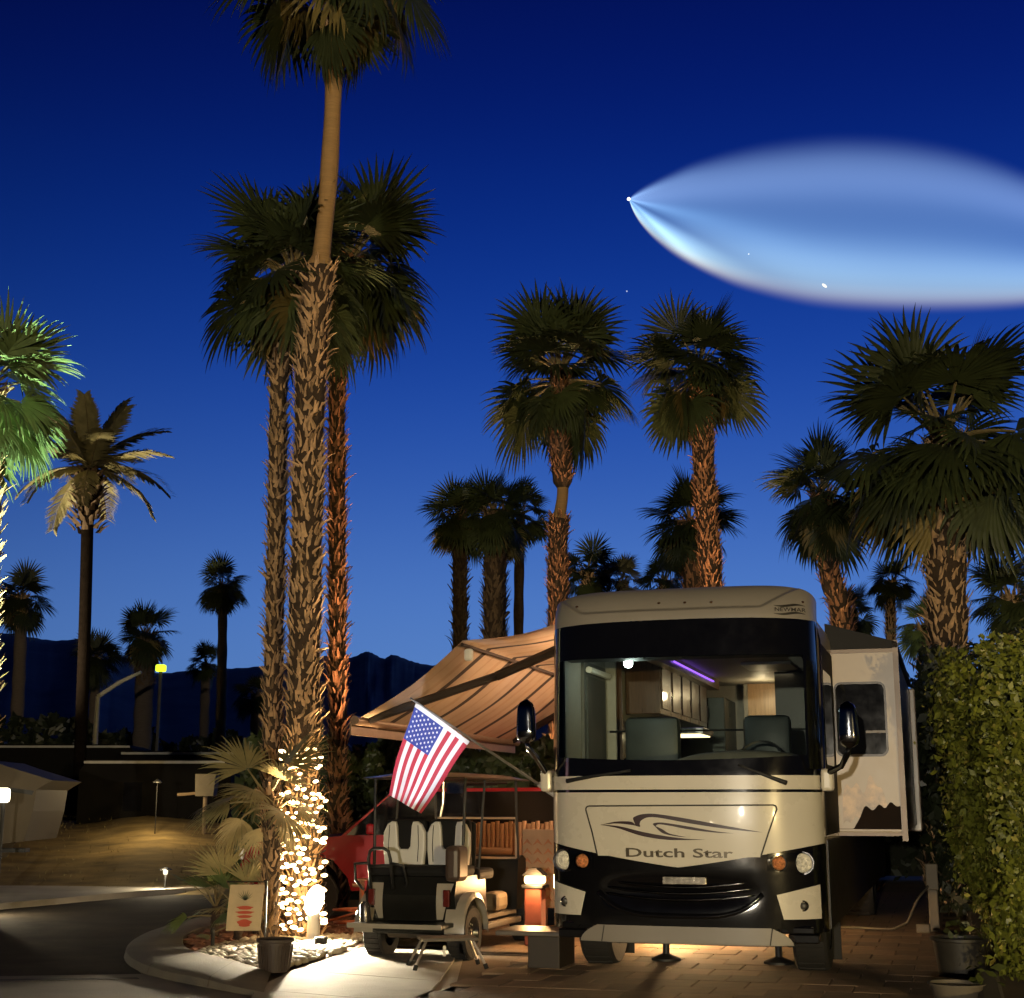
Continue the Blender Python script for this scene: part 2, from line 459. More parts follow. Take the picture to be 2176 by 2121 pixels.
tag(mtb.build('mountains', M('hazed mountain rock', (.58, .58, .60), .95, var=.25, scale=.004, bump=0), smooth='all'), kind='structure')

# ================================================================== ROCKET PLUME
PY = 16000.0
top = [(1337, 424), (1348, 410), (1372, 392), (1410, 370), (1470, 341), (1540, 316), (1620, 295), (1700, 281), (1780, 274), (1860, 274), (1940, 281), (2020, 296), (2100, 319), (2176, 350), (2300, 410), (2420, 480)]
bot = [(1337, 424), (1343, 448), (1356, 476), (1385, 513), (1430, 551), (1490, 587), (1560, 618), (1640, 643), (1720, 659), (1800, 668), (1900, 672), (2000, 672), (2100, 668), (2176, 662), (2300, 640), (2420, 600)]
def interp(L, u):
    for (a, b), (c, d) in zip(L[:-1], L[1:]):
        if a <= u <= c: return b + (d - b) * (u - a) / (c - a)
    return L[-1][1]
us = [1337 + (2420 - 1337) * (k / 60) ** 1.5 for k in range(61)]
O0 = at(1337, 424, PY)
PD = Vector(ray(1720, 470)).normalized(); PXa = PD.cross(Vector((0, 0, 1))).normalized(); PZa = PXa.cross(PD).normalized()   # the plume lies square to the line of sight
PE = Vector((0, 0, EYE))
def pp_(u, v):
    r = Vector(ray(u, v)); k = (O0 - PE).dot(PD) / r.dot(PD); q = PE + r * k - O0
    return q.dot(PXa), q.dot(PZa)
hull = MB(); rows = []; curve_c, curve_h = [], []
X1 = pp_(2420, 540)[0]
for u in us:
    zt, zb = pp_(u, interp(top, u))[1], pp_(u, interp(bot, u))[1]
    x = (pp_(u, interp(top, u))[0] + pp_(u, interp(bot, u))[0]) / 2; zc, h = (zt + zb) / 2, max((zt - zb) / 2, 6)
    curve_c.append((x / X1, zc)); curve_h.append((x / X1, h))
    rows.append([(x, .6 * h * math.cos(2 * PI * k / 24), zc + h * math.sin(2 * PI * k / 24)) for k in range(25)])
hull.grid(rows)
hull.add(rows[-1][:-1], [tuple(range(24))]); hull.add(rows[0][:-1], [tuple(range(24))[::-1]])
pmat = bpy.data.materials.new('plume gas'); pmat.use_nodes = True
pn, pl = pmat.node_tree.nodes, pmat.node_tree.links
pn.clear()
def math_n(op, a, b=None, clamp=False):
    q = pn.new('ShaderNodeMath'); q.operation = op; q.use_clamp = clamp
    for k, v in enumerate((a, b)):
        if v is None: continue
        if isinstance(v, (int, float)): q.inputs[k].default_value = v
        else: pl.new(v, q.inputs[k])
    return q.outputs[0]
p_out = pn.new('ShaderNodeOutputMaterial'); p_em = pn.new('ShaderNodeEmission')
p_tc = pn.new('ShaderNodeTexCoord'); p_sp = pn.new('ShaderNodeSeparateXYZ')
pl.new(p_tc.outputs['Object'], p_sp.inputs[0])
px_n = math_n('DIVIDE', p_sp.outputs['X'], X1)
def fcurve(pts, lo, hi):
    fc = pn.new('ShaderNodeFloatCurve'); c = fc.mapping.curves[0]
    sel = pts[::3] + [pts[-1]]
    nrm = [(max(0, min(1, a)), (b - lo) / (hi - lo)) for a, b in sel]
    c.points[0].location = nrm[0]; c.points[1].location = nrm[-1]
    for a in nrm[1:-1]: c.points.new(*a)
    fc.mapping.update(); pl.new(px_n, fc.inputs['Value'])
    return math_n('ADD', math_n('MULTIPLY', fc.outputs[0], hi - lo), lo)
cl, ch = min(b for _, b in curve_c) - 1, max(b for _, b in curve_c) + 1
n_c = fcurve(curve_c, cl, ch); n_h = fcurve(curve_h, 0.0, max(b for _, b in curve_h) + 1)
s_n = math_n('DIVIDE', math_n('SUBTRACT', p_sp.outputs['Z'], n_c), n_h)       # -1 lower edge .. 1 upper edge
d_n = math_n('DIVIDE', p_sp.outputs['Y'], math_n('MULTIPLY', n_h, .6))
r2 = math_n('ADD', math_n('MULTIPLY', s_n, s_n), math_n('MULTIPLY', d_n, d_n))
soft = math_n('POWER', math_n('SUBTRACT', 1.0, r2, True), .7)
s01 = math_n('ADD', math_n('MULTIPLY', s_n, .5), .5)
p_r = pn.new('ShaderNodeValToRGB'); pe = p_r.color_ramp.elements; p_r.color_ramp.interpolation = 'B_SPLINE'
prof = [(0.0, (0.000, 0.000, 0.000)), (.03, (0.221, 0.198, 0.170)), (.075, (0.856, 0.814, 0.560)), (.115, (0.718, 0.880, 0.740)), (.17, (0.414, 0.638, 0.660)), (.25, (0.276, 0.462, 0.570)), (.35, (0.131, 0.242, 0.350)), (.46, (.062, .125, .20)), (.60, (.060, .120, .195)), (.72, (0.145, 0.242, 0.400)), (.84, (0.172, 0.286, 0.460)), (.91, (0.103, 0.176, 0.300)), (.96, (0.034, 0.061, 0.115)), (1.0, (0.000, 0.000, 0.000))]
pe[0].position = 0; pe[0].color = (*prof[0][1], 1); pe[1].position = 1; pe[1].color = (*prof[-1][1], 1)
for a, b in prof[1:-1]:
    q = pe.new(a); q.color = (*b, 1)
pl.new(s01, p_r.inputs[0])
# rays that fan out from the nozzle
ang = math_n('DIVIDE', p_sp.outputs['Z'], math_n('ADD', p_sp.outputs['X'], 1.0))
def bumpy(c, w, amp):
    t = math_n('DIVIDE', math_n('SUBTRACT', ang, c), w)
    return math_n('MULTIPLY', math_n('EXPONENT', math_n('MULTIPLY', math_n('MULTIPLY', t, t), -1.0)), amp)
fade = math_n('POWER', math_n('SUBTRACT', 1.0, math_n('MULTIPLY', px_n, 1.7), True), 2.2)
fan = math_n('MULTIPLY', math_n('ADD', math_n('ADD', bumpy(-.34, .12, 1.2), bumpy(-.63, .10, -.6)), math_n('ADD', bumpy(-1.05, .20, 1.6), bumpy(.40, .17, 1.2))), fade)
tipb = math_n('DIVIDE', .030, math_n('ADD', px_n, .016))
gain = math_n('MAXIMUM', math_n('ADD', math_n('ADD', 1.0, fan), tipb), .25)
pstr = math_n('MULTIPLY', math_n('MULTIPLY', math_n('DIVIDE', soft, n_h), gain), 1.42)
pl.new(p_r.outputs[0], p_em.inputs[0]); pl.new(pstr, p_em.inputs[1]); pl.new(p_em.outputs[0], p_out.inputs['Volume'])
plume = hull.build('rocket_plume', pmat, smooth='all')
plume.matrix_world = Matrix.Translation(O0) @ Matrix((PXa, PD, PZa)).transposed().to_4x4()
tag(plume, 'glowing pale blue rocket exhaust plume fanning out across the evening sky', 'rocket plume')
def sky_dot(name, u, v, px, col, s, label, cat, elong=1.0, tilt=0):
    p = at(u, v, PY - 1600); r = px / FPX * PY / 2; mb = MB(); V, F = ico(2)
    mb.add((V * np.array([r * elong, r, r])).tolist(), F, 0, rot(0, R(tilt)))
    o = mb.build(name, glow(name + ' light', col, s), smooth='all'); o.location = p
    return tag(o, label, cat)
sky_dot('rocket', 1336, 423, 7, (1, .95, .85), 3, 'bright white rocket point at the tip of the plume', 'rocket')
sky_dot('rocket_stage', 1752, 607, 5.5, (1, .95, .8), 1.4, 'small spent stage glinting in the lower plume', 'rocket stage', 2.2, 40)
sky_dot('star', 1332, 619, 3.2, (.6, .7, 1), .8, 'lone faint star below the plume tip', 'star')
sky_dot('satellite', 1591, 540, 3.0, (.8, .9, 1), 1.2, 'tiny point of light inside the middle of the plume', 'satellite')

# ================================================================== PALMS
def fan_mesh(name, rad, pet, nseg, spread, droop, seed, mats, fold=.12, el=0.0):
    """a fan leaf whose stalk leaves the trunk at elevation el; blade segments bend towards the ground"""
    rg = random.Random(seed); mb = MB(); N = 6
    d = Vector((math.cos(R(el)), 0, math.sin(R(el)))); P = [Vector((0, 0, 0))]
    for k in range(N):
        P.append(P[-1] + d * pet / N); d = (d + Vector((0, 0, -1)) * (.05 + .07 * droop)).normalized()
    mb.tube(P, [.030 * (1.15 - .7 * k / N) * (rad / .9) for k in range(N + 1)], 5, mi=1)
    hub = P[-1]; lat = Vector((0, 1, 0)); nrm = d.cross(lat).normalized()
    if nrm.z < 0: nrm = -nrm
    d = (d * math.cos(.25 * droop) - nrm * math.sin(.25 * droop)).normalized(); nrm = d.cross(lat).normalized()
    if nrm.z < 0 or (abs(nrm.z) < .05 and nrm.x < 0): nrm = -nrm
    for i in range(nseg):
        a0 = -spread + 2 * spread * i / nseg; a1 = -spread + 2 * spread * (i + 1) / nseg; am = (a0 + a1) / 2
        L = rad * (1 - .26 * (abs(am) / PI) ** 1.5) * rg.uniform(.86, 1.08); gsc = droop * rg.uniform(.7, 1.35); am2 = am + rg.uniform(-.03, .03)
        ds = (d * math.cos(am2) + lat * math.sin(am2)).normalized(); tg = (lat * math.cos(am2) - d * math.sin(am2)).normalized()
        p = hub.copy(); rows = []; pf = 0.0
        for f, w in ((.03, 1.0), (.28, 1.0), (.52, 1.0), (.70, .66), (.87, .30), (1.0, .03)):
            steps = 2
            for _ in range(steps):
                p = p + ds * L * (f - pf) / steps
                ds = (ds + Vector((0, 0, -1)) * gsc * (f - pf) / steps * (.35 + 4.2 * f ** 3)).normalized()
            pf = f; half = (a1 - a0) / 2 * w * min(L * f, .60 * L) * 1.06
            rows.append([p - tg * half, p + nrm * fold * half * 1.4, p + tg * half])
        mb.grid(rows, 0)
    return mb.mesh(name, mats)
def feather_mesh(name, L, seed, mats, droop=.9, leaflet=.32, n=34):
    rg = random.Random(seed); mb = MB(); P = []
    for k in range(15):
        t = k / 14; P.append(Vector((L * (t - .12 * droop * t ** 3), 0, L * (.18 * t - droop * .52 * t ** 2.2))))
    mb.tube(P, [.030 * (1 - .85 * k / 14) for k in range(15)], 4, mi=1)
    for i in range(n):
        t = .12 + .88 * i / n; k = t * 14; a = P[min(int(k), 13)].lerp(P[min(int(k) + 1, 14)], k - int(k))
        l = leaflet * math.sin(min(1, (t + .12)) * PI * .92) ** .6 * rg.uniform(.85, 1.1) + .05
        for s_ in (-1, 1):
            d = Vector((.62, s_ * .72, -.16 - .22 * rg.random())).normalized()
            w = Vector((.020, -s_ * .012, 0))
            tip = a + d * l + Vector((0, 0, -.10 * l)); mid = a + d * l * .5
            mb.add([a - w * .6, a + w * .6, mid + w, mid - w, tip], [(0, 1, 2, 3), (3, 2, 4)], 0)
    return mb.mesh(name, mats)

def leaf_mat(name, col, rnd=.35, tr=.25):
    m = M(name, col, .55, var=.35, scale=5, rnd=rnd)
    return m
frond_g = leaf_mat('fan frond', (.038, .050, .015))
frond_y = leaf_mat('old frond', (.15, .115, .035))
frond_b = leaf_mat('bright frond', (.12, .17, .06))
frond_t = leaf_mat('tan young frond', (.22, .19, .085))
stalk = M('petiole', (.19, .15, .07), .5, var=.3)
trunk_m = M('palm trunk core', (.055, .034, .02), .95, var=.5, scale=10, bump=.9, bscale=30)
boot_m = M('leaf base', (.32, .205, .11), .8, var=.55, scale=9, bump=.5, rnd=.75)
boot_o = M('orange leaf base', (.30, .145, .07), .8, var=.45, scale=12, bump=.5, rnd=.5)
bare_m = M('bare palm neck', (.42, .25, .10), .75, var=.22, scale=5, bump=.35, stretch=(1, 1, 14))
grey_trunk = M('grey smooth trunk', (.17, .13, .10), .9, var=.3, scale=5, bump=.5, stretch=(1, 1, 10))

def boot_shape(seed):
    rg = random.Random(seed); mb = MB(); P = []
    l = 1.0
    for k, (t, w, o, th) in enumerate(((0, .50, 0, .16), (.35, .42, .10, .15), (.7, .25, .30 + rg.uniform(-.05, .1), .12), (1.0, .10 + rg.uniform(0, .1), .62 + rg.uniform(-.1, .2), .06))):
        sk = rg.uniform(-.06, .06) * k
        P.append([(o, -w + sk, t * l), (o + th, sk, t * l + .03), (o, w + sk, t * l), (o - th * .6, sk, t * l - .02)])
    for a in range(3):
        o = len(mb.v); mb.v.extend([tuple(p) for p in P[a]] + [tuple(p) for p in P[a + 1]])
        for k in range(4):
            k2 = (k + 1) % 4; mb.face((o + k, o + k2, o + 4 + k2, o + 4 + k))
    o = len(mb.v); mb.v.extend([tuple(p) for p in P[3]]); mb.face((o, o + 1, o + 2, o + 3))
    return mb
BOOTS = [boot_shape(s) for s in range(5)]
BOOT_ME = {id(boot_m): [b.mesh('leaf_base', boot_m) for b in BOOTS], id(boot_o): [b.mesh('leaf_base', boot_o) for b in BOOTS]}

def along(path, t):
    n = len(path) - 1; k = min(int(t * n), n - 1); f = t * n - k
    p = path[k].lerp(path[k + 1], f); d = (path[k + 1] - path[k]).normalized()
    return p, d
def fronds(parent, pos, n, rad, pet, seed, mats, els=(84, -38), nmesh=4, droops=(.25, 1.2), spread=1.9, nseg=28, tilt=(0, 0), objects=True, scale_var=.22, azr=None):
    rg = random.Random(seed)
    cls = [els[0] + (els[1] - els[0]) * k / 6 for k in range(7)]
    sets = [fan_mesh('frond', rad, pet, nseg, spread, droops[0] + (droops[-1] - droops[0]) * min(1, max(0, (75 - c_) / 120)), seed * 7 + k, mats, el=c_) for k, c_ in enumerate(cls)]
    joined = MB()
    for i in range(n):
        f = (i + .5) / n; k = max(0, min(6, int(round(f * 6 + rg.uniform(-1.3, 1.3)))))
        az = i * 137.508 + rg.uniform(-18, 18)
        if azr: az = azr[0] + (az % 360) / 360 * (azr[1] - azr[0])
        s = rg.uniform(1 - scale_var, 1 + scale_var)
        m4 = T(pos + Vector((0, 0, -.38 * f * rad + rg.uniform(-.1, .1) * rad))) @ rot(0, R(tilt[0]), R(tilt[1])) @ rot(R(az), R(rg.uniform(-16, 16)), R(rg.uniform(-32, 32))) @ Matrix.Diagonal((s, s, s, 1))
        if objects:
            o = link('frond', sets[k], parent); o.matrix_local = m4
        else:
            me = sets[k]; o0 = len(joined.v)
            joined.v.extend([tuple(m4 @ v.co) for v in me.vertices])
            for p in me.polygons: joined.face([o0 + q for q in p.vertices], p.material_index)
    return joined
def palm(label, base, path_px, D, trunk_w, crown=None, shag=(0, 1), neck=None, boots='join', boot_len=.22, boot_mat=None, n_fr=40, rad=.9, pet=.8,
         seed=1, fr_mats=None, els=(84, -38), group=None, name='palm_tree', objects=True, core=None, spread=1.9, droops=(.25, 1.2), tilt=(0, 0), taper=(1.0, 1.0), boot_n=None, top_skirt=0, nseg=28, azr=None, tan=.45):
    """path_px: trunk centre line in frame units from the ground up, at depth D; trunk_w in metres"""
    boot_mat = boot_mat or boot_m; fr_mats = fr_mats or [frond_g, stalk]
    pts = [at(u, v, D) for u, v in path_px]
    pts[0].z = 0.0
    root = thing(name, label, 'palm tree', pts[0], 0, group)
    loc = [p - pts[0] for p in pts]
    sm = [Vector(q) for q in smooth_poly([tuple(p) for p in loc], 8)] if len(loc) > 2 else [loc[0].lerp(loc[1], k / 16) for k in range(17)]
    acc = [0.0]
    for a_, b_ in zip(sm[:-1], sm[1:]): acc.append(acc[-1] + (b_ - a_).length)
    rs, q = [], 0                                  # even steps along the trunk
    for k in range(81):
        L_ = acc[-1] * k / 80
        while q < len(acc) - 2 and acc[q + 1] < L_: q += 1
        rs.append(sm[q].lerp(sm[q + 1], (L_ - acc[q]) / max(1e-9, acc[q + 1] - acc[q])))
    sm = rs
    n = len(sm); rad_at = []
    nk = neck or []
    for i in range(n):
        t = i / (n - 1); r = trunk_w / 2 * (taper[0] + (taper[1] - taper[0]) * t) * (1 + .05 * math.sin(i * .7 + seed))
        for (a, b, fct) in nk:
            if a <= t <= b: r *= fct
        rad_at.append(r)
    tb = MB(); tb.tube(sm, rad_at, 14, mi=0)
    if nk:
        for fi in range(len(tb.f)):
            t = (fi // 14 + .5) / (n - 1); tb.mi[fi] = 1 if any(a <= t <= b for a, b, _ in nk) else 0
    trunk = tb.build('trunk', [trunk_m, core] if nk else (core or trunk_m), root, smooth='all')
    rg = random.Random(seed + 50); jb = MB()
    Ltot = sum((sm[i + 1] - sm[i]).length for i in range(n - 1))
    if shag:
        rowsn = int(Ltot * (shag[1] - shag[0]) / (boot_len * .60)); cand = []
        for j in range(rowsn):
            t = shag[0] + (shag[1] - shag[0]) * (j + .5) / rowsn
            if any(a <= t <= b for a, b, _ in nk): continue
            p, d = along(sm, t); rr = rad_at[min(int(t * (n - 1)), n - 1)]
            per = max(6, int(2 * PI * rr / (boot_len * .42)))
            for k in range(per):
                a = 2 * PI * (k + .5 * (j % 2)) / per + rg.uniform(-.2, .2)
                dirv = Vector((math.cos(a), math.sin(a), 0))
                s = boot_len * (rg.uniform(.55, 1.0) if rg.random() < .5 else rg.uniform(.9, 1.3))
                q = p + dirv * rr * .92 + Vector((0, 0, rg.uniform(-.04, .04)))
                lean = rg.uniform(-.02, .26) if rg.random() < .86 else rg.uniform(.25, .65)
                m4 = T(q) @ Matrix.Rotation(a, 4, 'Z') @ Matrix.Rotation(lean, 4, 'Y') @ Matrix.Rotation(rg.gauss(0, .38), 4, 'X') @ Matrix.Diagonal((s * rg.uniform(.3, .55), s * rg.uniform(.22, .46), s * 1.12, 1))
                wp = pts[0] + q
                facing = -(dirv.x * wp.x + dirv.y * wp.y) / math.hypot(wp.x, wp.y)
                cand.append((facing, m4, rg.randrange(5)))
        if boots == 'objects':
            cand.sort(key=lambda c: -c[0]); lim = boot_n or 280
            big = [c for c in cand if c[0] > -.1]; step = max(1, len(big) / lim)
            chosen = set(int(i * step) for i in range(min(lim, len(big))))
            rest = []
            for i, c in enumerate(big):
                if i in chosen:
                    o = link('leaf_base', BOOT_ME[id(boot_mat)][c[2]], trunk); o.matrix_local = c[1]
                else: rest.append(c)
            rest += [c for c in cand if c[0] <= -.1]
        else: rest = cand
        for _, m4, b in rest: jb.add(BOOTS[b].v, BOOTS[b].f, 0, m4)
        if jb.v:
            o = jb.build('leaf_base_shag', boot_mat, trunk, fix=False); tag(o, kind='stuff')
    if n_fr:
        ctop = sm[-1]
        if objects:
            ce = bpy.data.objects.new('crown', None); COL.objects.link(ce); ce.parent = root
            fronds(ce, ctop, n_fr, rad, pet, seed, fr_mats, els, spread=spread, droops=droops, tilt=tilt, nseg=nseg, azr=azr)
            if top_skirt:
                fronds(ce, ctop, top_skirt, rad * .95, pet * .9, seed + 3, [frond_y, stalk], (-20, -60), nmesh=2, droops=(1.2, 1.8), nseg=nseg, azr=azr)
        else:
            j = fronds(None, ctop, n_fr, rad, pet, seed, fr_mats, els, spread=spread, droops=droops, objects=False, tilt=tilt, nseg=nseg)
            if top_skirt:
                j2 = fronds(None, ctop, top_skirt, rad * .9, pet * .85, seed + 3, [frond_y, stalk], (-20, -60), nmesh=2, droops=(1.2, 1.8), objects=False, nseg=nseg)
                off = len(j.v); j.v += j2.v
                for f, mi in zip(j2.f, j2.mi): j.face([q + off for q in f], 2 if mi == 0 else 1)
            j.build('crown', list(fr_mats) + [frond_y], root, fix=False)
    return root

# --- the three trunks wrapped in lights
MAIN_G = 'tall palms in the planting bed'
palm('tallest palm, bare curving neck above a shaggy trunk wrapped in lights', 'ground',
     [(645, 2005), (643, 1800), (645, 1500), (652, 1150), (660, 820), (672, 640), (684, 535), (697, 400), (706, 250), (712, 110), (718, 40), (725, -95)], 17.3, .36, shag=(.0, 1), neck=[(.651, .897, .62)],
     boots='objects', boot_len=.15, n_fr=22, rad=.90, pet=.92, seed=3, group=MAIN_G, els=(60, -55), core=bare_m, taper=(1.08, 1.0), top_skirt=5, boot_n=290)
palm('left palm of the lit cluster, dark shaggy trunk leaning on the middle one', 'ground',
     [(575, 1998), (577, 1700), (584, 1300), (590, 1000), (594, 800), (622, 575)], 18.2, .23, boots='objects', boot_len=.135, n_fr=40, rad=.86, pet=.62, seed=5, group=MAIN_G, top_skirt=7)
palm('right palm of the lit cluster, orange lit shaggy trunk', 'ground',
     [(718, 1985), (718, 1700), (717, 1300), (716, 1000), (718, 800), (740, 545)], 22.6, .27, boots='objects', boot_len=.16, boot_mat=boot_o, n_fr=40, rad=1.08, pet=.74, seed=8, group=MAIN_G, top_skirt=6)

# --- palms behind the coach
BG = 'palms beyond the coach'
palm('palm with pinched pale neck below the crown, left behind coach', 'air', [(1188, 1500), (1186, 1300), (1186, 1130), (1196, 1040), (1188, 930), (1190, 790)], 27, .42, shag=(0, 1), neck=[(.705, .765, .62)],
     boot_len=.14, boot_mat=boot_o, n_fr=46, rad=1.0, pet=.78, seed=13, group=BG, core=bare_m, taper=(1.05, .85), top_skirt=2, boots='join')
palm('palm with slim straight orange trunk behind the middle of the coach', 'air', [(1530, 1500), (1512, 1240), (1500, 1080), (1492, 920), (1484, 780)], 27, .42,
     boot_len=.135, boot_mat=boot_o, n_fr=44, rad=.84, pet=.62, seed=17, group=BG, top_skirt=2)
palm('shorter shaded palm hidden partly behind the slim orange trunk', 'air', [(1490, 1500), (1480, 1260), (1466, 1110)], 31, .55, boot_len=.22, boot_mat=boot_o, n_fr=34, rad=.72, pet=.55, seed=19, group=BG, objects=False, top_skirt=5)
palm('leftmost of the three small palms above the awning', 'air', [(978, 1500), (978, 1350), (976, 1100)], 33, .33, boot_len=.2, n_fr=34, rad=.62, pet=.42, seed=23, group=BG, objects=False, top_skirt=5)
palm('middle and thickest of the three small palms above the awning', 'air', [(1052, 1500), (1052, 1340), (1052, 1090)], 33, .52, boot_len=.22, n_fr=38, rad=.66, pet=.45, seed=29, group=BG, objects=False, top_skirt=4)
palm('thin rightmost of the three small palms above the awning', 'air', [(1103, 1500), (1102, 1330), (1106, 1090)], 36, .26, boot_len=.2, n_fr=26, rad=.58, pet=.42, seed=31, group=BG, objects=False, top_skirt=3, shag=(0, .5))
palm('large dark palm standing behind the tall hedge', 'air', [(2020, 1800), (2016, 1420), (2010, 1180), (2006, 930)], 22, .60, boot_len=.2, n_fr=50, rad=1.14, pet=1.0, seed=37, group=BG, top_skirt=3, els=(82, -34), nseg=28)
palm('leaning palm just right of the coach roof', 'air', [(1830, 1600), (1790, 1330), (1768, 1240), (1752, 1130), (1748, 1050)], 27, .40, boot_len=.2, boot_mat=boot_o, n_fr=42, rad=.74, pet=.56, seed=41, group=BG, top_skirt=8, els=(75, -50))
palm('small distant palm between leaning palm and large dark palm', 'air', [(1893, 1500), (1893, 1350), (1895, 1235)], 44, .30, boot_len=.2, n_fr=28, rad=.55, pet=.42, seed=43, group=BG, objects=False)
palm('low palm crown peeping over the left of the coach roof', 'air', [(1250, 1500), (1248, 1215)], 40, .35, boot_len=.2, n_fr=30, rad=.60, pet=.42, seed=47, group=BG, objects=False)
palm('low bushy palm crown over the coach roof left of centre', 'air', [(1330, 1500), (1322, 1235)], 42, .35, boot_len=.2, n_fr=26, rad=.55, pet=.40, seed=53, group=BG, objects=False, fr_mats=[frond_t, stalk])
palm('low palm tucked under the shaded palm behind the coach', 'air', [(1420, 1500), (1412, 1235)], 38, .30, boot_len=.2, n_fr=26, rad=.50, pet=.36, seed=57, group=BG, objects=False)
palm('dark low palm against the leaning trunk beside the coach', 'air', [(1800, 1600), (1808, 1300)], 36, .30, boot_len=.2, n_fr=26, rad=.46, pet=.34, seed=59, group=BG, objects=False)
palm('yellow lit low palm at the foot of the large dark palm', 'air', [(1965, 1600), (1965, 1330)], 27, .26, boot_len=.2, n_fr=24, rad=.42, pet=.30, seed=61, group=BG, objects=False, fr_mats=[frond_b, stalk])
palm('dark palm crown rising over the hedge at the right edge', 'air', [(2150, 1500), (2150, 1270)], 24, .35, boot_len=.2, n_fr=30, rad=.50, pet=.36, seed=67, group=BG, objects=False)

# --- palms across the road, far left
LG = 'palms across the road'
palm('small dark palm at the far left edge above the mountains', 'air', [(40, 1560), (42, 1400), (45, 1265)], 52, .48, shag=(.85, 1), boot_len=.24, n_fr=34, rad=.78, pet=.55, seed=71, group=LG, objects=False, core=grey_trunk, top_skirt=8, taper=(1.1, .9))
palm('bushy palm with pale skirt beside the street lamp', 'air', [(305, 1580), (308, 1430), (310, 1350)], 48, .62, shag=(.75, 1), boot_len=.24, n_fr=32, rad=.72, pet=.50, seed=73, group=LG, objects=False, core=grey_trunk, top_skirt=14)
palm('slim palm standing free between the lamp and the lit cluster', 'air', [(473, 1570), (472, 1400), (473, 1245)], 45, .36, shag=(.88, 1), boot_len=.22, n_fr=32, rad=.56, pet=.44, seed=79, group=LG, objects=False, core=grey_trunk, top_skirt=5, taper=(1.1, .75))
palm('low palm behind the slim free standing palm', 'air', [(437, 1570), (438, 1410)], 60, .4, shag=None, n_fr=26, rad=.55, pet=.45, seed=83, group=LG, objects=False, core=grey_trunk)
palm('low palm just left of the lit cluster', 'air', [(548, 1570), (545, 1475)], 52, .4, shag=None, n_fr=26, rad=.55, pet=.42, seed=89, group=LG, objects=False, core=grey_trunk)
palm('rounded dark palm crown behind the date palm trunk', 'air', [(200, 1570), (205, 1400)], 62, .45, shag=None, n_fr=32, rad=.75, pet=.5, seed=97, group=LG, objects=False, core=grey_trunk)

# --- date palm with feather leaves
def date_palm():
    D = 40; S = D / 24; path = [(170, 1700), (178, 1400), (183, 1230), (186, 1110), (190, 1000)]
    pts = [at(u, v, D) for u, v in path]; pts[0].z = 0; root = thing('date_palm', 'date palm with feathery tan fronds on a thin dark trunk', 'palm tree', pts[0])
    sm = [Vector(q) for q in smooth_poly([tuple(p - pts[0]) for p in pts], 6)]
    n = len(sm); mb = MB(); mb.tube(sm, [S * (.105 if i < n * .72 else .105 + .13 * math.sin((i / n - .72) / .28 * PI * .8)) for i in range(n)], 12)
    tr = mb.build('trunk', M('date trunk', (.014, .010, .008), .95, spec=.0, var=.4, scale=9, bump=.8), root, smooth='all')
    rg = random.Random(4); j = MB()
    for k in range(90):
        t = .70 + .28 * k / 90; p, d = along(sm, t); a = k * 2.4
        s = .16 * S; j.add(BOOTS[k % 5].v, BOOTS[k % 5].f, 0, T(p + Vector((math.cos(a), math.sin(a), 0)) * .2 * S) @ Matrix.Rotation(a, 4, 'Z') @ Matrix.Rotation(.4, 4, 'Y') @ Matrix.Diagonal((s, s * .7, s * 1.2, 1)))
    tag(j.build('leaf_base_shag', M('date leaf base', (.09, .055, .03), .9, var=.4), tr, fix=False), kind='stuff')
    ce = bpy.data.objects.new('crown', None); COL.objects.link(ce); ce.parent = root
    ms = [feather_mesh('frond', 1.6, s, [frond_t, stalk], dr, leaflet=.36, n=52) for s, dr in ((1, .45), (2, .75), (3, 1.0))]
    for i in range(24):
        f = i / 24; el = 74 - 105 * f + rg.uniform(-8, 8); az = i * 137.5
        o = link('frond', ms[min(2, int(f * 3))], ce); s = S * rg.uniform(.8, 1.05)
        o.matrix_local = T(sm[-1] + Vector((0, 0, .05))) @ rot(R(az), R(-el)) @ Matrix.Diagonal((s, s, s, 1))
    return root
date_palm()
# --- green floodlit palm cut by the left edge
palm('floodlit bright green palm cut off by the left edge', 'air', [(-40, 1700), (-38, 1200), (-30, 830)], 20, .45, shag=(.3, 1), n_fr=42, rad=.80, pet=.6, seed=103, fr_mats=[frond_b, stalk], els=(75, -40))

# ================================================================== MOTORHOME
RVN = 'motorhome'
rv = thing(RVN, 'large cream and black motorhome with lit windshield parked on the paved pad', 'motorhome', LOT, -YAW)
HW = 1.28
def Fy(x, z):
    a = min(abs(x) / HW, 1.0)
    y = .50 * (1 - (1 - a ** 3.5) ** .45)
    if z > 1.85: y += .07 * (z - 1.85)
    if z > 3.30:
        d = min(z - 3.30, .349); y += .35 - math.sqrt(.35 ** 2 - d * d)
    if z < 1.0: y += .03 * (1.0 - z)
    return y
def xs_(x0, x1, n):
    # denser towards the corners
    out = []
    for i in range(n + 1):
        t = i / n; out.append(x0 + (x1 - x0) * t)
    return out
def panel(mb, x0, x1, zb, zt, off=0.0, nx=40, nz=10, extra=None, mi=0, zx=None):
    zb_ = zb if callable(zb) else (lambda x: zb); zt_ = zt if callable(zt) else (lambda x: zt)
    P = []
    for i in range(nx + 1):
        t = i / nx
        row = []
        for j in range(nz + 1):
            f = j / nz
            a = x0(f) if callable(x0) else x0; b = x1(f) if callable(x1) else x1
            if a == -HW and b == HW: x = -HW * math.cos(PI * t)
            else: x = a + (b - a) * t
            z = zb_(x) + (zt_(x) - zb_(x)) * f
            row.append((x, Fy(x, z) - off + (extra(x, z) if extra else 0), z))
        P.append(row)
    mb.grid(P, mi)
    return mb
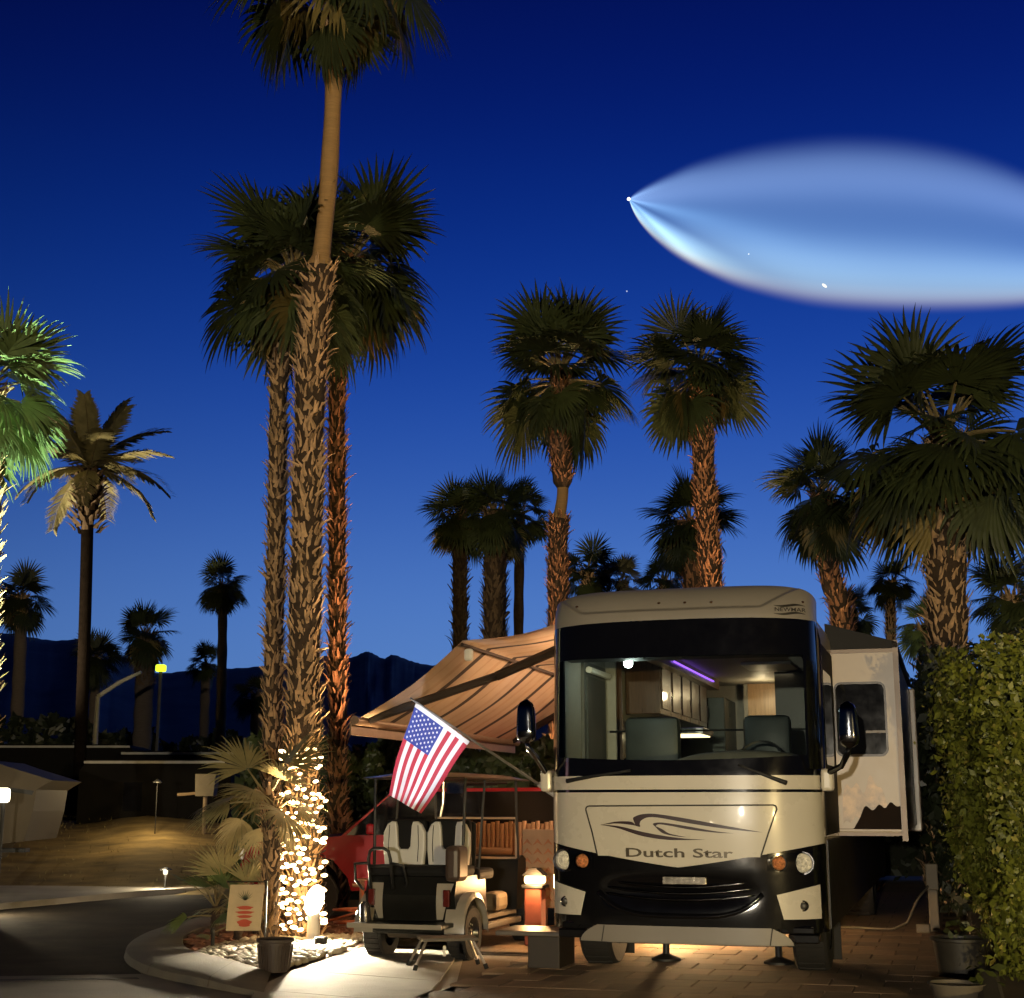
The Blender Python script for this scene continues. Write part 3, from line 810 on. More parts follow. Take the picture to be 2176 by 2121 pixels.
def ztop(x):
    a = min(abs(x) / HW, 1); return 3.63 - .16 * (1 - (1 - a ** 7) ** .5)
def sstep(a, b, x):
    t = max(0, min(1, (x - a) / (b - a))); return t * t * (3 - 2 * t)
def brow(x, z):      # recess with a lower lip
    zz = 3.365 + .10 * (1 - sstep(.78, .98, .99 - 0 * x) ) if False else 0
    half = .86 + (z - 3.37) * 1.6
    inside = sstep(half, half - .06, abs(x + .06)) * sstep(3.375, 3.41, z)
    return .055 * inside
# front cap
mb = MB(); panel(mb, -HW, HW, lambda x: 3.29 - .02 * (x / HW) ** 2, ztop, 0, 150, 44, brow)
mb.build('front_cap', taupe_paint, rv, smooth='all')
# body: side walls, roof, belly, tail
mb = MB()
def section(y):
    pts = [(-HW, .48), (-HW, 3.2)]
    for k in range(7):
        t = PI - k * PI / 12; pts.append((-HW + .27 + .27 * math.cos(t), 3.2 + .27 * math.sin(t)))
    pts += [(-.6, 3.505), (0, 3.52), (.6, 3.505)]
    for k in range(7):
        t = PI / 2 - k * PI / 12; pts.append((HW - .27 + .27 * math.cos(t), 3.2 + .27 * math.sin(t)))
    pts += [(HW, .48)]
    return [(p[0], y, p[1]) for p in pts]
ysec = [.50, .9, 2, 4, 8, 12.2]
mb.grid([section(y) for y in ysec])
sec = section(12.2); mb.add(sec, [tuple(range(len(sec)))])
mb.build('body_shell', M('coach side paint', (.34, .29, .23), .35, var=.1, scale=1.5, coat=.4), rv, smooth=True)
mb = MB(); mb.box((-HW + .02, .62, .46), (HW - .02, 12.1, .52)); mb.build('underbody', black_mat, rv)
# roof rail and shoulder between cap and walls, right flank trim
mb = MB(); mb.tube([(HW + .012, .52, 1.9), (HW + .012, .6, 3.1), (HW - .06, .74, 3.42), (HW - .2, .9, 3.5)], .018, 6); mb.build('corner_trim', chrome, rv, smooth=True)
mb = MB(); mb.box((-.5, 4.2, 3.5), (.5, 5.2, 3.72), bev=.05); mb.build('roof_air_unit', white_plastic, rv)

# windshield surround
GX0, GX1, GZ0, GZ1 = -1.165, 1.165, 1.98, 2.94
mb = MB()
panel(mb, -HW, HW, GZ1, lambda x: 3.29 - .02 * (x / HW) ** 2, .0, 60, 8)
panel(mb, -HW, HW, 1.84, lambda x: GZ0 + .05 * (abs(x) / HW) ** 2 - .0, .0, 60, 6)
panel(mb, -HW, GX0, lambda x: GZ0 + .05 * (abs(x) / HW) ** 2, GZ1, 0, 14, 10); panel(mb, GX1, HW, lambda x: GZ0 + .05 * (abs(x) / HW) ** 2, GZ1, 0, 14, 10)
mb.build('windshield_surround', black_gloss, rv, smooth='all')
mb = MB(); panel(mb, GX0 - .01, GX1 + .01, lambda x: GZ0 + .05 * (abs(x) / HW) ** 2 - .01, GZ1 + .01, -.006, 50, 10)
mb.build('windshield', glass('windshield glass', (.86, .93, .88), .9), rv, smooth='all')
# nose
Vz = lambda x: 1.025 + .205 * (abs(x) / 1.25) ** 1.15 - .02 * math.exp(-(x / .25) ** 2) * 0
mb = MB(); panel(mb, -HW, HW, Vz, 1.84, .0, 90, 22, lambda x, z: -.02 * math.exp(-((z - 1.45) / .35) ** 2) * (1 - (abs(x) / HW) ** 4))
NOSE = lambda x, z: Fy(x, z) - .02 * math.exp(-((z - 1.45) / .35) ** 2) * (1 - (min(abs(x), HW) / HW) ** 4)
mb.build('nose', cream_paint, rv, smooth='all')
def on_nose(mb, strip, off, mi=0):
    P = [[(x, NOSE(x, z) - off, z) for x, z in row] for row in strip]
    mb.grid(P, mi)
mb = MB(); on_nose(mb, [[(-HW * .999 * math.cos(PI * t / 60), 1.69), (-HW * .999 * math.cos(PI * t / 60), 1.705), (-HW * .999 * math.cos(PI * t / 60), 1.715)] for t in range(61)], .006)
mb.build('trim_strip', black_gloss, rv)
# hood panel: seam lines as a real shallow groove edge, raised panel between
def seam(pts, w, off=.004):
    mb = MB()
    for (a, b) in zip(pts[:-1], pts[1:]):
        d = Vector((b[0] - a[0], b[1] - a[1])); L = d.length; n_ = Vector((-d.y, d.x)).normalized() * w / 2; k = max(2, int(L / .06))
        on_nose(mb, [[(a[0] + d.x * t / k + n_.x, a[1] + d.y * t / k + n_.y), (a[0] + d.x * t / k - n_.x, a[1] + d.y * t / k - n_.y)] for t in range(k + 1)], off)
    return mb
hood = [(-.755, 1.135), (-.80, 1.33), (-.862, 1.535), (-.855, 1.556), (-.83, 1.566), (.0, 1.572), (.87, 1.576), (.895, 1.566), (.90, 1.54), (.82, 1.33), (.75, 1.135)]
mb = MB(); on_nose(mb, [[(-.745 + 1.485 * i / 30 + (-.105 + .235 * i / 30) * j / 8 * 1.0, 1.12 + .445 * j / 8) for j in range(9)] for i in range(31)], .0035)
hp = mb.build('hood_panel', cream_paint, rv, smooth='all')
seam(hood, .014, .005).build('seam', M('seam dark', (.03, .026, .02), .6), hp)
# swoosh emblem
def ribbon(up, lo, off=.0075):
    mb = MB(); U = smooth_poly(up, 8); L = smooth_poly(lo, 8); n = min(len(U), len(L))
    on_nose(mb, [[U[i], tuple(Vector(U[i]).lerp(Vector(L[i]), .5)), L[i]] for i in range(n)], off); return mb
def pz(L): return [tuple(rvp(u, v, .03).xz) for u, v in L]
emblem_m = M('emblem maroon black', (.028, .008, .008), .35, var=.1, coat=.3)
mb = MB()
for up, lo in ((pz([(1278, 1753), (1310, 1746), (1343, 1746), (1352, 1752), (1348, 1741), (1350, 1736), (1368, 1730), (1400, 1730), (1470, 1741), (1550, 1756), (1622, 1769)]),
                pz([(1278, 1753), (1310, 1750), (1345, 1753), (1362, 1757), (1362, 1750), (1366, 1743), (1380, 1737), (1405, 1738), (1470, 1750), (1550, 1762), (1622, 1769)])),
               (pz([(1278, 1752), (1320, 1756), (1370, 1768), (1420, 1777), (1460, 1782), (1502, 1784)]), pz([(1278, 1753), (1315, 1760), (1365, 1776), (1415, 1784), (1460, 1785), (1502, 1784)])),
               (pz([(1452, 1777), (1425, 1771), (1408, 1761), (1390, 1752), (1398, 1748), (1420, 1749), (1470, 1757), (1520, 1766), (1562, 1771)]),
                pz([(1462, 1779), (1440, 1777), (1412, 1771), (1397, 1758), (1401, 1752), (1422, 1754), (1470, 1763), (1520, 1769), (1562, 1771)]))):
    r_ = ribbon(up, lo); o_ = len(mb.v); mb.v += r_.v
    for f in r_.f: mb.face([q + o_ for q in f])
mb.build('emblem', emblem_m, hp)
def lettering(name, text, x0, x1, zmid, height, mat, fn, off, parent, bold=.012):
    cu = bpy.data.curves.new('txt', 'FONT'); cu.body = text; cu.size = 1; cu.offset = bold; cu.resolution_u = 3
    to = bpy.data.objects.new('txt', cu); COL.objects.link(to)
    dg = bpy.context.evaluated_depsgraph_get(); me = bpy.data.meshes.new_from_object(to.evaluated_get(dg)); bpy.data.objects.remove(to)
    xs = [v.co.x for v in me.vertices]; ys = [v.co.y for v in me.vertices]
    ax, bx, ay, by = min(xs), max(xs), min(ys), max(ys)
    for v in me.vertices:
        x = x0 + (v.co.x - ax) / (bx - ax) * (x1 - x0); z = zmid - height / 2 + (v.co.y - ay) / (by - ay) * height
        v.co = (x, fn(x, z) - off, z)
    me.materials.clear(); me.materials.append(mat)
    return link(name, me, parent)
lettering('lettering', 'Dutch Star', -.475, .505, 1.152, .082, M('lettering brown', (.11, .09, .06), .3, 1.0 * .4, var=.1), NOSE, .008, hp, .018)
CAPF = lambda x, z: Fy(x, z) + brow(x, z)
dec = M('maker decal', (.02, .018, .016), .4)
lettering('maker_name', 'NEWMAR', .935, 1.235 - .03, 3.362, .038, dec, CAPF, .005, rv, .01)
mb = MB()
for zc, s_ in ((3.40, 1), (3.322, -1)):
    P = []
    for i in range(17):
        t = i / 16; x = .925 + .275 * t; w = math.sin(t * PI) * .010; c = zc + .008 * math.sin(t * 2 * PI) * -1
        P.append([(x, CAPF(x, c + w) - .005, c + w + .003), (x, CAPF(x, c - w) - .005, c - w)])
    mb.grid(P)
mb.build('decal_wave', dec, rv)
# marker lights
for u, v in ((1222, 1288), (1402, 1283), (1457, 1282), (1513, 1281), (1703, 1276)):
    p = rvp(u, v, .25); mb = MB(); V, F = ico(1); yy = CAPF(p.x, p.z)
    mb.add((V * np.array([.016, .016, .013])).tolist(), F, 0, T((p.x, yy - .004, p.z))); mb.build('marker_light', M('amber marker', (.05, .02, .01), .25), rv, smooth='all')

# lower front: black grille mask
ZL = .50
mb = MB(); panel(mb, -HW, HW, lambda x: ZL if abs(x) < .95 else ZL - .04, lambda x: Vz(x) - .001, .004, 80, 20, lambda x, z: .05 * math.exp(-((z - .80) / .10) ** 2) * (abs(x) < .78) * (1 - (x / .78) ** 2))
gm = mb.build('grille_mask', black_gloss, rv, smooth='all')
for z_, hw_ in ((.90, .62), (.845, .66), (.79, .68)):
    mb = MB(); mb.tube([(-hw_ + 2 * hw_ * i / 24, Fy(-hw_ + 2 * hw_ * i / 24, z_) + .02 - .015 * math.cos((i / 24 - .5) * PI), z_ - .05 * (1 - ((i / 12) - 1) ** 2)) for i in range(25)], .014, 6)
    mb.build('grille_bar', M('dark chrome', (.10, .095, .09), .18, 1.0), gm, smooth='all')
mb = MB(); mb.tube([(-.75 + 1.5 * i / 30, Fy(-.75 + 1.5 * i / 30, .7) - .012, .80 - .20 * (1 - ((i / 15) - 1) ** 4)) for i in range(31)], .022, 8)
mb.build('lip', black_gloss, gm, smooth='all')
# plate added to stand for lamp reflections in the grille
mb = MB(); mb.box((-.14, -.03, .875), (.26, -.012, .945), bev=.006); mb.build('reflection_plate', M('grille reflection plate', (.30, .27, .22), .25, .8, var=.7, scale=22), gm)
# lower centre bumper
mb = MB(); panel(mb, lambda f: -.93 + .17 * f ** 2, lambda f: 1.0 - .19 * f ** 2, .362, .51, .022, 40, 6)
bu = mb.build('bumper', taupe_paint, rv, smooth='all')
for x in (-.72, .80):
    mb = MB(); mb.grid([[(x - .005, Fy(x, .4) - .026, .364), (x + .02, Fy(x, .5) - .026, .508)], [(x + .005, Fy(x, .4) - .026, .364), (x + .03, Fy(x, .5) - .026, .508)]]); mb.build('seam', MATS['seam dark'], bu)
mb = MB(); panel(mb, -.95, 1.0, .352, .362, -.01, 30, 1); mb.grid([[(x, Fy(x, .36) - .022, .36), (x, .62, .36)] for x in [-.95 + i * 1.95 / 20 for i in range(21)]]); mb.build('bumper_underside', black_mat, bu)
# fog lamp panels and lamps
lens_w = M('lamp lens', (.80, .77, .68), .2, 0, var=.55, scale=38, coat=1)
lens_a = M('amber lens', (.62, .25, .10), .2, 0, var=.8, scale=38, coat=1)
for s_ in (-1, 1):
    poly = [(s_ * .905, .60), (s_ * .98, .59), (s_ * 1.235, .575), (s_ * 1.235, .86), (s_ * 1.20, .868), (s_ * .865, .80)]
    mb = MB(); P = []
    for i in range(15):
        t = i / 14; row = []
        for j in range(9):
            f = j / 8; xb = .925 + (1.235 - .925) * t; xt = .872 + (1.235 - .872) * t
            x = xb + (xt - xb) * f; z = (.585) + ((.795 + .085 * t) - .585) * f
            row.append((s_ * x, Fy(x, z) - .028, z))
        P.append(row)
    mb.grid(P); fp = mb.build('fog_panel', cream_paint, rv, smooth='all')
    x, z = 1.09, .70; yy = Fy(x, z) - .03
    mb = MB(); mb.lathe([(.0, -.012), (.034, -.010), (.037, .0), (.046, .004), (.05, -.006), (.05, -.03)], 20, 0, T((s_ * x, yy, z)) @ Matrix.Rotation(PI / 2, 4, 'X')); mb.build('fog_light', black_gloss, fp, smooth=True)
    mb = MB(); V, F = ico(2); mb.add((V * np.array([.034, .012, .034])).tolist(), F, 0, T((s_ * x, yy - .004, z))); mb.build('fog_lens', M('smoked lens', (.12, .11, .10), .1, .5), fp, smooth='all')
    # headlight group
    cl_ = MB(); P = []
    for i in range(17):
        t = i / 16; xx = .80 + .44 * t; P.append([(s_ * xx, Fy(xx, 1.0) - .012, 1.0 - .02 * t), (s_ * xx, Fy(xx, 1.07) - .016, 1.07), (s_ * xx, Fy(xx, 1.15) - .012, 1.15 + .02 * t)])
    cl_.grid(P); hl = cl_.build('headlight_cluster', black_gloss, rv, smooth='all')
    for nm, xx, rr, mt in (('headlight', 1.10, .088, lens_w), ('turn_signal', .90, .064, lens_a)):
        p = (s_ * xx, Fy(xx, 1.07) - .02, 1.07); tl = Matrix.Rotation(-s_ * .0, 4, 'Z')
        mb = MB(); mb.lathe([(rr, -.03), (rr * .97, .004), (rr * .86, .018), (rr * .60, .030), (rr * .57, .022), (rr * .30, .034), (rr * .12, .046), (.001, .048)], 28, 0, T(p) @ Matrix.Rotation(PI / 2, 4, 'X'))
        mb.build(nm, mt, hl, smooth=True)
        mb = MB(); mb.lathe([(rr * 1.0, .02), (rr * 1.02, -.02), (rr * 1.14, -.02), (rr * 1.16, .03)], 28, 0, T(p) @ Matrix.Rotation(PI / 2, 4, 'X')); mb.build('bezel', chrome if nm == 'headlight' else black_gloss, hl, smooth=True)
    # small steps and tow loops under the fog panel
    mb = MB(); mb.box((s_ * 1.0 - .12, .12, .46), (s_ * 1.0 + .18, .34, .52), bev=.012); mb.box((s_ * 1.06 - .12, .22, .37), (s_ * 1.06 + .15, .42, .45), bev=.012); mb.build('corner_bracket', black_gloss, rv)
# wipers
for (a, b, c_) in (((1205, 1660), (1232, 1655), (1345, 1638)), ((1735 - 63, 1664), (1640, 1652), (1572, 1626))):
    pts = []
    for k in range(13):
        t = k / 12; u = (1 - t) ** 2 * a[0] + 2 * t * (1 - t) * b[0] + t * t * c_[0]; v = (1 - t) ** 2 * a[1] + 2 * t * (1 - t) * b[1] + t * t * c_[1]
        p = rvp(u, v, .1); pts.append((p.x, Fy(p.x, p.z) - .035, p.z))
    mb = MB(); mb.tube(pts, [.024 - .014 * k / 12 for k in range(13)], 6)
    mb.add([(p[0] + dx, p[1] + .01, p[2] + dz) for p in (pts[4], pts[-1]) for dx, dz in ((0, -.012), (0, .012))], [(0, 1, 3, 2)])
    mb.build('wiper', black_mat, rv, smooth='all')
# mirrors
for s_, c_ in ((-1, rvp(1118, 1533, .05)), (1, rvp(1802, 1540, .05))):
    me_ = MB(); P = []
    for k in range(15):
        t = k / 14; z_ = -.205 + .41 * t; e_ = (1 - abs(2 * t - 1) ** 6) ** .5 if 0 < k < 14 else .0
        hw_ = (.100 - .022 * t) * max(.25, e_); hd_ = .075 * max(.25, e_)
        P.append([(c_.x + hw_ * math.copysign(abs(math.cos(a)) ** .55, math.cos(a)), c_.y + hd_ * math.copysign(abs(math.sin(a)) ** .8, math.sin(a)), c_.z + z_) for a in [2 * PI * q / 24 for q in range(25)]])
    me_.grid(P); me_.add([p for p in P[-1][:-1]], [tuple(range(24))]); me_.add([p for p in P[0][:-1]], [tuple(range(24))])
    mi_ = me_.build('mirror', M('chrome mirror shell', (.30, .32, .36), .06, 1.0, var=.03), rv, smooth='all')
    mb = MB(); root_ = (s_ * 1.27, .42, 1.80)
    mb.tube([(c_.x, c_.y, c_.z - .19), (c_.x - s_ * .02, c_.y + .02, c_.z - .26), (c_.x - s_ * .08, c_.y + .12, c_.z - .36), (s_ * 1.33, .38, 1.86), root_], [.022, .028, .026, .032, .04], 8)
    mb.build('mirror_arm', chrome if s_ < 0 else black_gloss, mi_, smooth='all')
    mb = MB(); mb.box((s_ * 1.33 - .055, .32, 1.70), (s_ * 1.33 + .055, .50, 1.90), bev=.03); mb.build('mirror_mount', cream_paint, mi_)
# wheels
def wheel(parent, loc, r=.50, w=.30, nm='wheel', rim=None, flip=1):
    mb = MB(); M4 = T(loc) @ Matrix.Rotation(PI / 2 * flip, 4, 'Y')
    mb.lathe([(r * .58, -w / 2), (r * .92, -w / 2), (r * .985, -w * .42), (r, -w * .25), (r, w * .25), (r * .985, w * .42), (r * .92, w / 2), (r * .58, w / 2)], 30, 0, M4)
    for k in range(30):
        a = 2 * PI * k / 30; mb.box((r - .012, -.02, -w * .38), (r + .006, .02, w * .38), 0, M4 @ Matrix.Rotation(a, 4, 'Z'))
    ty = mb.build(nm, rubber, parent, smooth=True)
    mb = MB(); mb.lathe([(.02, w * .34), (r * .16, w * .36), (r * .2, w * .22), (r * .45, w * .16), (r * .56, w * .45), (r * .6, w * .47)], 24, 0, M4); 
    for k in range(10):
        a = 2 * PI * k / 10; mb.lathe([(.012, 0), (.012, .03), (0, .03)], 6, 0, M4 @ Matrix.Rotation(a, 4, 'Z') @ T((r * .3, 0, w * .2)))
    mb.build('rim', rim or steel, ty, smooth=True)
    return ty
for s_ in (-1, 1):
    wheel(rv, (s_ * 1.04, 1.5, .50), .50, .32, flip=s_)
    wheel(rv, (s_ * 0.98, 8.6, .50), .50, .58, flip=s_); wheel(rv, (s_ * 1.04, 9.9, .50), .50, .32, flip=s_)
    mb = MB(); mb.box((s_ * 1.06 - .2, 2.08, .06), (s_ * 1.06 + .2, 2.10, .5)); mb.build('mud_flap', rubber, rv)
for x in (-.46, .67):
    mb = MB(); mb.lathe([(.001, .10), (.035, .10), (.035, .46)], 12, 0, T((x, 1.75, 0))); mb.lathe([(.001, .035), (.15, .035), (.15, .055), (.10, .075), (.04, .10)], 20, 0, T((x, 1.75, 0)))
    mb.build('levelling_jack', black_mat, rv, smooth=True)

# slide-out on the driver's side
SY, SX0, SX1, SZ0, SZ1 = 2.2, HW - .05, 1.93, 1.295, 3.15
side_p = M('slide paint', (.46, .375, .285), .35, var=.06, scale=2, coat=.3, dirt=.08)
mb = MB(); mb.box((SX0, SY, SZ0), (SX1, 7.6, SZ1), bev=.015); so = mb.build('slide_out', side_p, rv)
mb = MB(); mb.box((SX1 - .02, SY - .03, SZ0 - .08), (SX1 + .035, SY + .05, SZ1 + .10)); mb.box((HW, SY - .025, SZ0 - .03), (SX1 + .03, SY + .05, SZ0 + .005)); mb.box((HW, SY - .02, SZ1 - .02), (SX1 + .03, SY + .05, SZ1 + .02)); mb.build('slide_flange', M('slide trim', (.16, .12, .09), .4, .3), so)
mb = MB(); mb.prism([(HW - .05, 3.45), (SX1 + .03, 3.235), (SX1 + .03, 3.175), (HW - .05, 3.17)], SY - .03, 7.6, 'y'); mb.build('slide_topper', M('topper fabric', (.012, .012, .014), .8), so)
# its window: rounded black pane in a frame
def rrect(x0, x1, z0, z1, r, n=6):
    out = []
    for (cx_, cz_, a0) in ((x1 - r, z1 - r, 0), (x0 + r, z1 - r, 90), (x0 + r, z0 + r, 180), (x1 - r, z0 + r, 270)):
        for k in range(n + 1):
            a = R(a0 + 90 * k / n); out.append((cx_ + r * math.cos(a), cz_ + r * math.sin(a)))
    return out
mb = MB(); mb.prism(rrect(1.29, 1.82, 2.06, 2.83, .08), SY - .022, SY + .01, 'y'); wf = mb.build('slide_window', M('window frame', (.035, .022, .015), .35), so)
mb = MB(); mb.prism(rrect(1.31, 1.80, 2.085, 2.805, .06), SY - .027, SY - .021, 'y'); mb.build('pane', M('dark tinted pane', (.006, .006, .007), .05, var=.1, coat=.5), wf)
mb = MB(); mb.box((1.60, SY - .034, 2.30), (1.80, SY - .026, 2.325)); mb.build('sash_bar', M('sash', (.16, .13, .10), .4), wf)
# dark band along the slide's foot: paint graphic with a cast shadow painted in
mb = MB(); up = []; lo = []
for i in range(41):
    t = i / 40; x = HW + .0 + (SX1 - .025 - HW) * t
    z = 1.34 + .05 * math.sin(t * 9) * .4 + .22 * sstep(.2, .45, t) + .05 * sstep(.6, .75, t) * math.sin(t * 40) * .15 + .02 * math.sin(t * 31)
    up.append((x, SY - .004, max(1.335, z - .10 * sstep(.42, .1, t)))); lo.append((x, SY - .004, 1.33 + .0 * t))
mb.grid([[a, b] for a, b in zip(up, lo)]); mb.build('slide_graphic_shadow', M('dark graphic and shadow', (.014, .008, .006), .8, var=.3, spec=.15), so)
mb = MB(); rows = []  # pale mottled patch with a wavy top edge, above the dark band
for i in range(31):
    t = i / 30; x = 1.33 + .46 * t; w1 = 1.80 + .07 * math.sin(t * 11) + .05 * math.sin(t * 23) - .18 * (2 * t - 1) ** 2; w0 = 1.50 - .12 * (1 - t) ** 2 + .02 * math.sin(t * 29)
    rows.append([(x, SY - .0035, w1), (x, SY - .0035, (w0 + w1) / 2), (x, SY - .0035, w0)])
mb.grid(rows); mb.build('slide_mottle', M('mottled patch', (.50, .36, .24), .35, var=.75, scale=7, dirt=.8, coat=.3), so)
# rear slide
mb = MB(); mb.box((SX0, 8.2, 1.2), (SX1 + .06, 11.0, 3.2), bev=.02); mb.build('rear_slide_out', side_p, rv)
# driver side locker band, dark
mb = MB(); mb.box((HW - .005, .62, .47), (HW + .012, 11.9, 1.26)); mb.build('locker_band', M('locker black', (.008, .007, .007), .5), rv)
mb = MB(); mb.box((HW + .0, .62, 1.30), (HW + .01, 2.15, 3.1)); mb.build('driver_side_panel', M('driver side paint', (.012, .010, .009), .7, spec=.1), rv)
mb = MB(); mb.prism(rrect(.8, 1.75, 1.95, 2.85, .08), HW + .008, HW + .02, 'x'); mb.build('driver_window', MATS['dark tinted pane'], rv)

# ---- cab and saloon seen through the windshield
inn = M('interior wall', (.30, .28, .24), .6, var=.1)
wood = M('cabinet wood', (.09, .045, .022), .3, var=.35, scale=5, coat=.4, stretch=(8, 8, .8))
wood_l = M('light door wood', (.48, .30, .15), .35, var=.25, scale=4, stretch=(8, 8, .7))
leather = M('dark leather', (.035, .042, .042), .5, var=.2, scale=8)
mb = MB()
mb.box((-1.25, .62, 1.12), (1.25, 8.3, 1.15)); mb.box((-1.25, .75, 3.30), (1.25, 8.3, 3.33)); mb.box((-1.245, .7, 1.15), (-1.225, 8.3, 3.30)); mb.box((1.225, .7, 1.15), (1.245, 2.4, 3.30)); mb.box((-1.22, 8.28, 1.15), (1.25, 8.3, 3.30))
cabin = mb.build('cabin_lining', inn, rv)
# dark header and curtain boxes behind the top of the glass
mb = MB(); mb.box((-1.22, .62, 2.99), (1.22, .95, 3.30)); mb.build('cab_header', black_mat, cabin)
mb = MB(); P = []
for i in range(31):
    t = i / 30; x = -1.2 + 2.4 * t; hgt = 1.90 + .12 * sstep(-.45, .1, x) * (1 - sstep(1.0, 1.2, x)) + .04 * math.sin(x * 3)
    P.append([(x, Fy(x, 2.0) + .05, 1.86), (x, Fy(x, 2.0) + .12, hgt - .02), (x, .75, hgt + .03), (x, 1.15, hgt + .02), (x, 1.2, 1.3)])
mb.grid(P); mb.build('dashboard', M('dash grey', (.16, .155, .15), .6, var=.2), cabin, smooth='all')
mb = MB(); mb.lathe([(.20, 0), (.215, .015), (.23, 0), (.215, -.015), (.20, 0)], 28, 0, T((.62, 1.28, 2.02)) @ Matrix.Rotation(R(55), 4, 'X')); mb.tube([(.62, 1.45, 1.85), (.62, 1.28, 2.02)], .03, 8); mb.box((.44, 1.26, 2.01), (.80, 1.30, 2.03)); mb.build('steering_wheel', black_mat, cabin, smooth=True)
for x0, x1 in ((-.935, -.341), (.342, .836)):
    mb = MB(); mb.box((x0, 2.1, 1.85), (x1, 2.28, 2.50), bev=.06); mb.box((x0 - .02, 1.6, 1.5), (x1 + .02, 2.25, 1.68), bev=.05); mb.box((x0 + .2, 1.8, 1.15), (x1 - .2, 2.1, 1.5))
    st = mb.build('seat', leather, cabin, smooth=True)
    mb = MB(); mb.box((x0 - .06, 1.7, 1.80), (x0 - .01, 2.15, 1.86), bev=.02); mb.box((x1 + .01, 1.7, 1.80), (x1 + .06, 2.15, 1.86), bev=.02); mb.build('armrest', leather, st)
mb = MB(); mb.tube([(-1.15, 2.35, 2.36), (1.15, 2.35, 2.36)], .012, 6); mb.build('privacy_rail', black_mat, cabin)
# entry door with roller screen, left
mb = MB(); mb.box((-1.22, 1.35, 1.9), (-1.19, 2.35, 3.05)); d_ = mb.build('entry_door', M('door liner', (.10, .10, .09), .5), cabin)
mb = MB(); mb.box((-1.19, 1.45, 2.0), (-1.175, 2.25, 2.9)); mb.build('door_screen', M('screen', (.035, .04, .035), .5), d_)
mb = MB(); mb.tube([(-1.15, 1.4, 2.96), (-1.15, 2.3, 2.96)], .035, 8); mb.build('screen_roller', white_plastic, d_)
for y_ in (2.45, 2.75):
    mb = MB(); mb.box((-1.22, y_, 1.2), (-1.10, y_ + .05, 3.25)); mb.build('door_jamb', inn if y_ < 2.6 else wood, cabin)
# galley along the left wall
mb = MB(); mb.box((-1.22, 3.1, 1.15), (-.62, 7.0, 2.05), bev=.01); mb.box((-1.22, 3.08, 2.05), (-.58, 7.0, 2.09), bev=.01); ga = mb.build('galley_base', wood, cabin)
for k in range(5):
    y_ = 3.5 + k * .68
    mb = MB(); mb.box((-1.22, y_, 2.62), (-.80, y_ + .66, 3.24), bev=.006); uc = mb.build('upper_cabinet', wood, cabin)
    mb = MB(); mb.box((-.80, y_ + .06, 2.68), (-.785, y_ + .60, 3.18), bev=.005); mb.build('cabinet_door', wood, uc)
    mb = MB(); mb.tube([(-.77, y_ + .54, 2.74), (-.77, y_ + .54, 2.9)], .008, 6); mb.build('handle', chrome, uc)
mb = MB(); mb.box((-1.2, 3.2, 2.10), (-1.19, 4.2, 2.45)); mb.build('backsplash', M('tile backsplash', (.5, .44, .33), .3, var=.5, scale=30), cabin)
mb = MB(); mb.box((-1.0, 4.4, 2.42), (-.45, 5.2, 2.50), bev=.01); hood_o = mb.build('range_hood', steel, cabin)
mb = MB(); mb.box((-.95, 4.39, 2.405), (-.48, 5.1, 2.418)); mb.build('hood_lamp', glow('hood lamp', (1, .78, .42), 3.0), hood_o)
mb = MB(); mb.box((-1.22, 7.1, 1.15), (-.58, 8.2, 3.05), bev=.01); mb.build('refrigerator', M('fridge dark', (.03, .035, .03), .3, .5), cabin)
# bath wall with a light wooden door
px = lambda u, v, y: rvp(u, v, y)
a, b = px(1588, 1448, 8.0), px(1680, 1560, 8.0)
mb = MB(); mb.box((a.x, 8.0, 1.2), (b.x, 8.04, a.z), bev=.004); wd = mb.build('wood_door', wood_l, cabin)
mb = MB(); mb.box((a.x + .10, 7.985, 2.2), (b.x - .12, 8.0, a.z - .12), bev=.006); mb.build('door_panel', wood_l, wd)
mb = MB(); mb.box((a.x - .06, 7.99, 1.2), (a.x, 8.05, a.z + .05)); mb.box((b.x, 7.99, 1.2), (b.x + .06, 8.05, a.z + .05)); mb.box((a.x - .06, 7.985, a.z), (b.x + .06, 8.05, a.z + .06)); mb.build('door_frame', inn, wd)
mb = MB(); mb.box((b.x + .08, 5.5, 1.15), (1.24, 7.9, 3.25)); mb.build('wardrobe', M('wardrobe dark', (.04, .035, .03), .4), cabin)
# sofa and lamps on the driver side
mb = MB(); mb.box((.75, 2.9, 1.15), (1.22, 5.2, 1.75), bev=.06); mb.box((1.05, 2.9, 1.7), (1.22, 5.2, 2.15), bev=.05); mb.build('sofa', leather, cabin)
# roof vent, soffit and the violet light strip
mb = MB(); mb.box((.0, 4.6, 3.26), (.62, 5.4, 3.30), bev=.01); mb.build('ceiling_vent', white_plastic, cabin)
mb = MB(); mb.box((-.80, 2.7, 3.16), (-.66, 7.2, 3.30)); mb.box((.78, 2.7, 3.16), (.92, 7.2, 3.30)); mb.build('soffit', wood, cabin)
mb = MB(); mb.tube([(-.645, 3.6, 3.235), (-.645, 6.6, 3.235)], .009, 6); mb.build('violet_light_strip', glow('violet strip', (.28, .10, 1.0), 2.6), cabin)
lp_ = rvp(1335, 1410, 1.1)
mb = MB(); mb.lathe([(.001, -.045), (.03, -.038), (.045, -.015), (.045, .02), (.03, .05)], 16, 0, T(lp_)); cl2 = mb.build('map_light', glow('cool map light', (.85, 1.0, .95), 30.0), cabin, smooth='all')
lamp('map_lamp', 'POINT', Vector(lp_) + Vector((.02, .16, -.10)), 2.4, (.80, 1.0, .92), rv, .05)
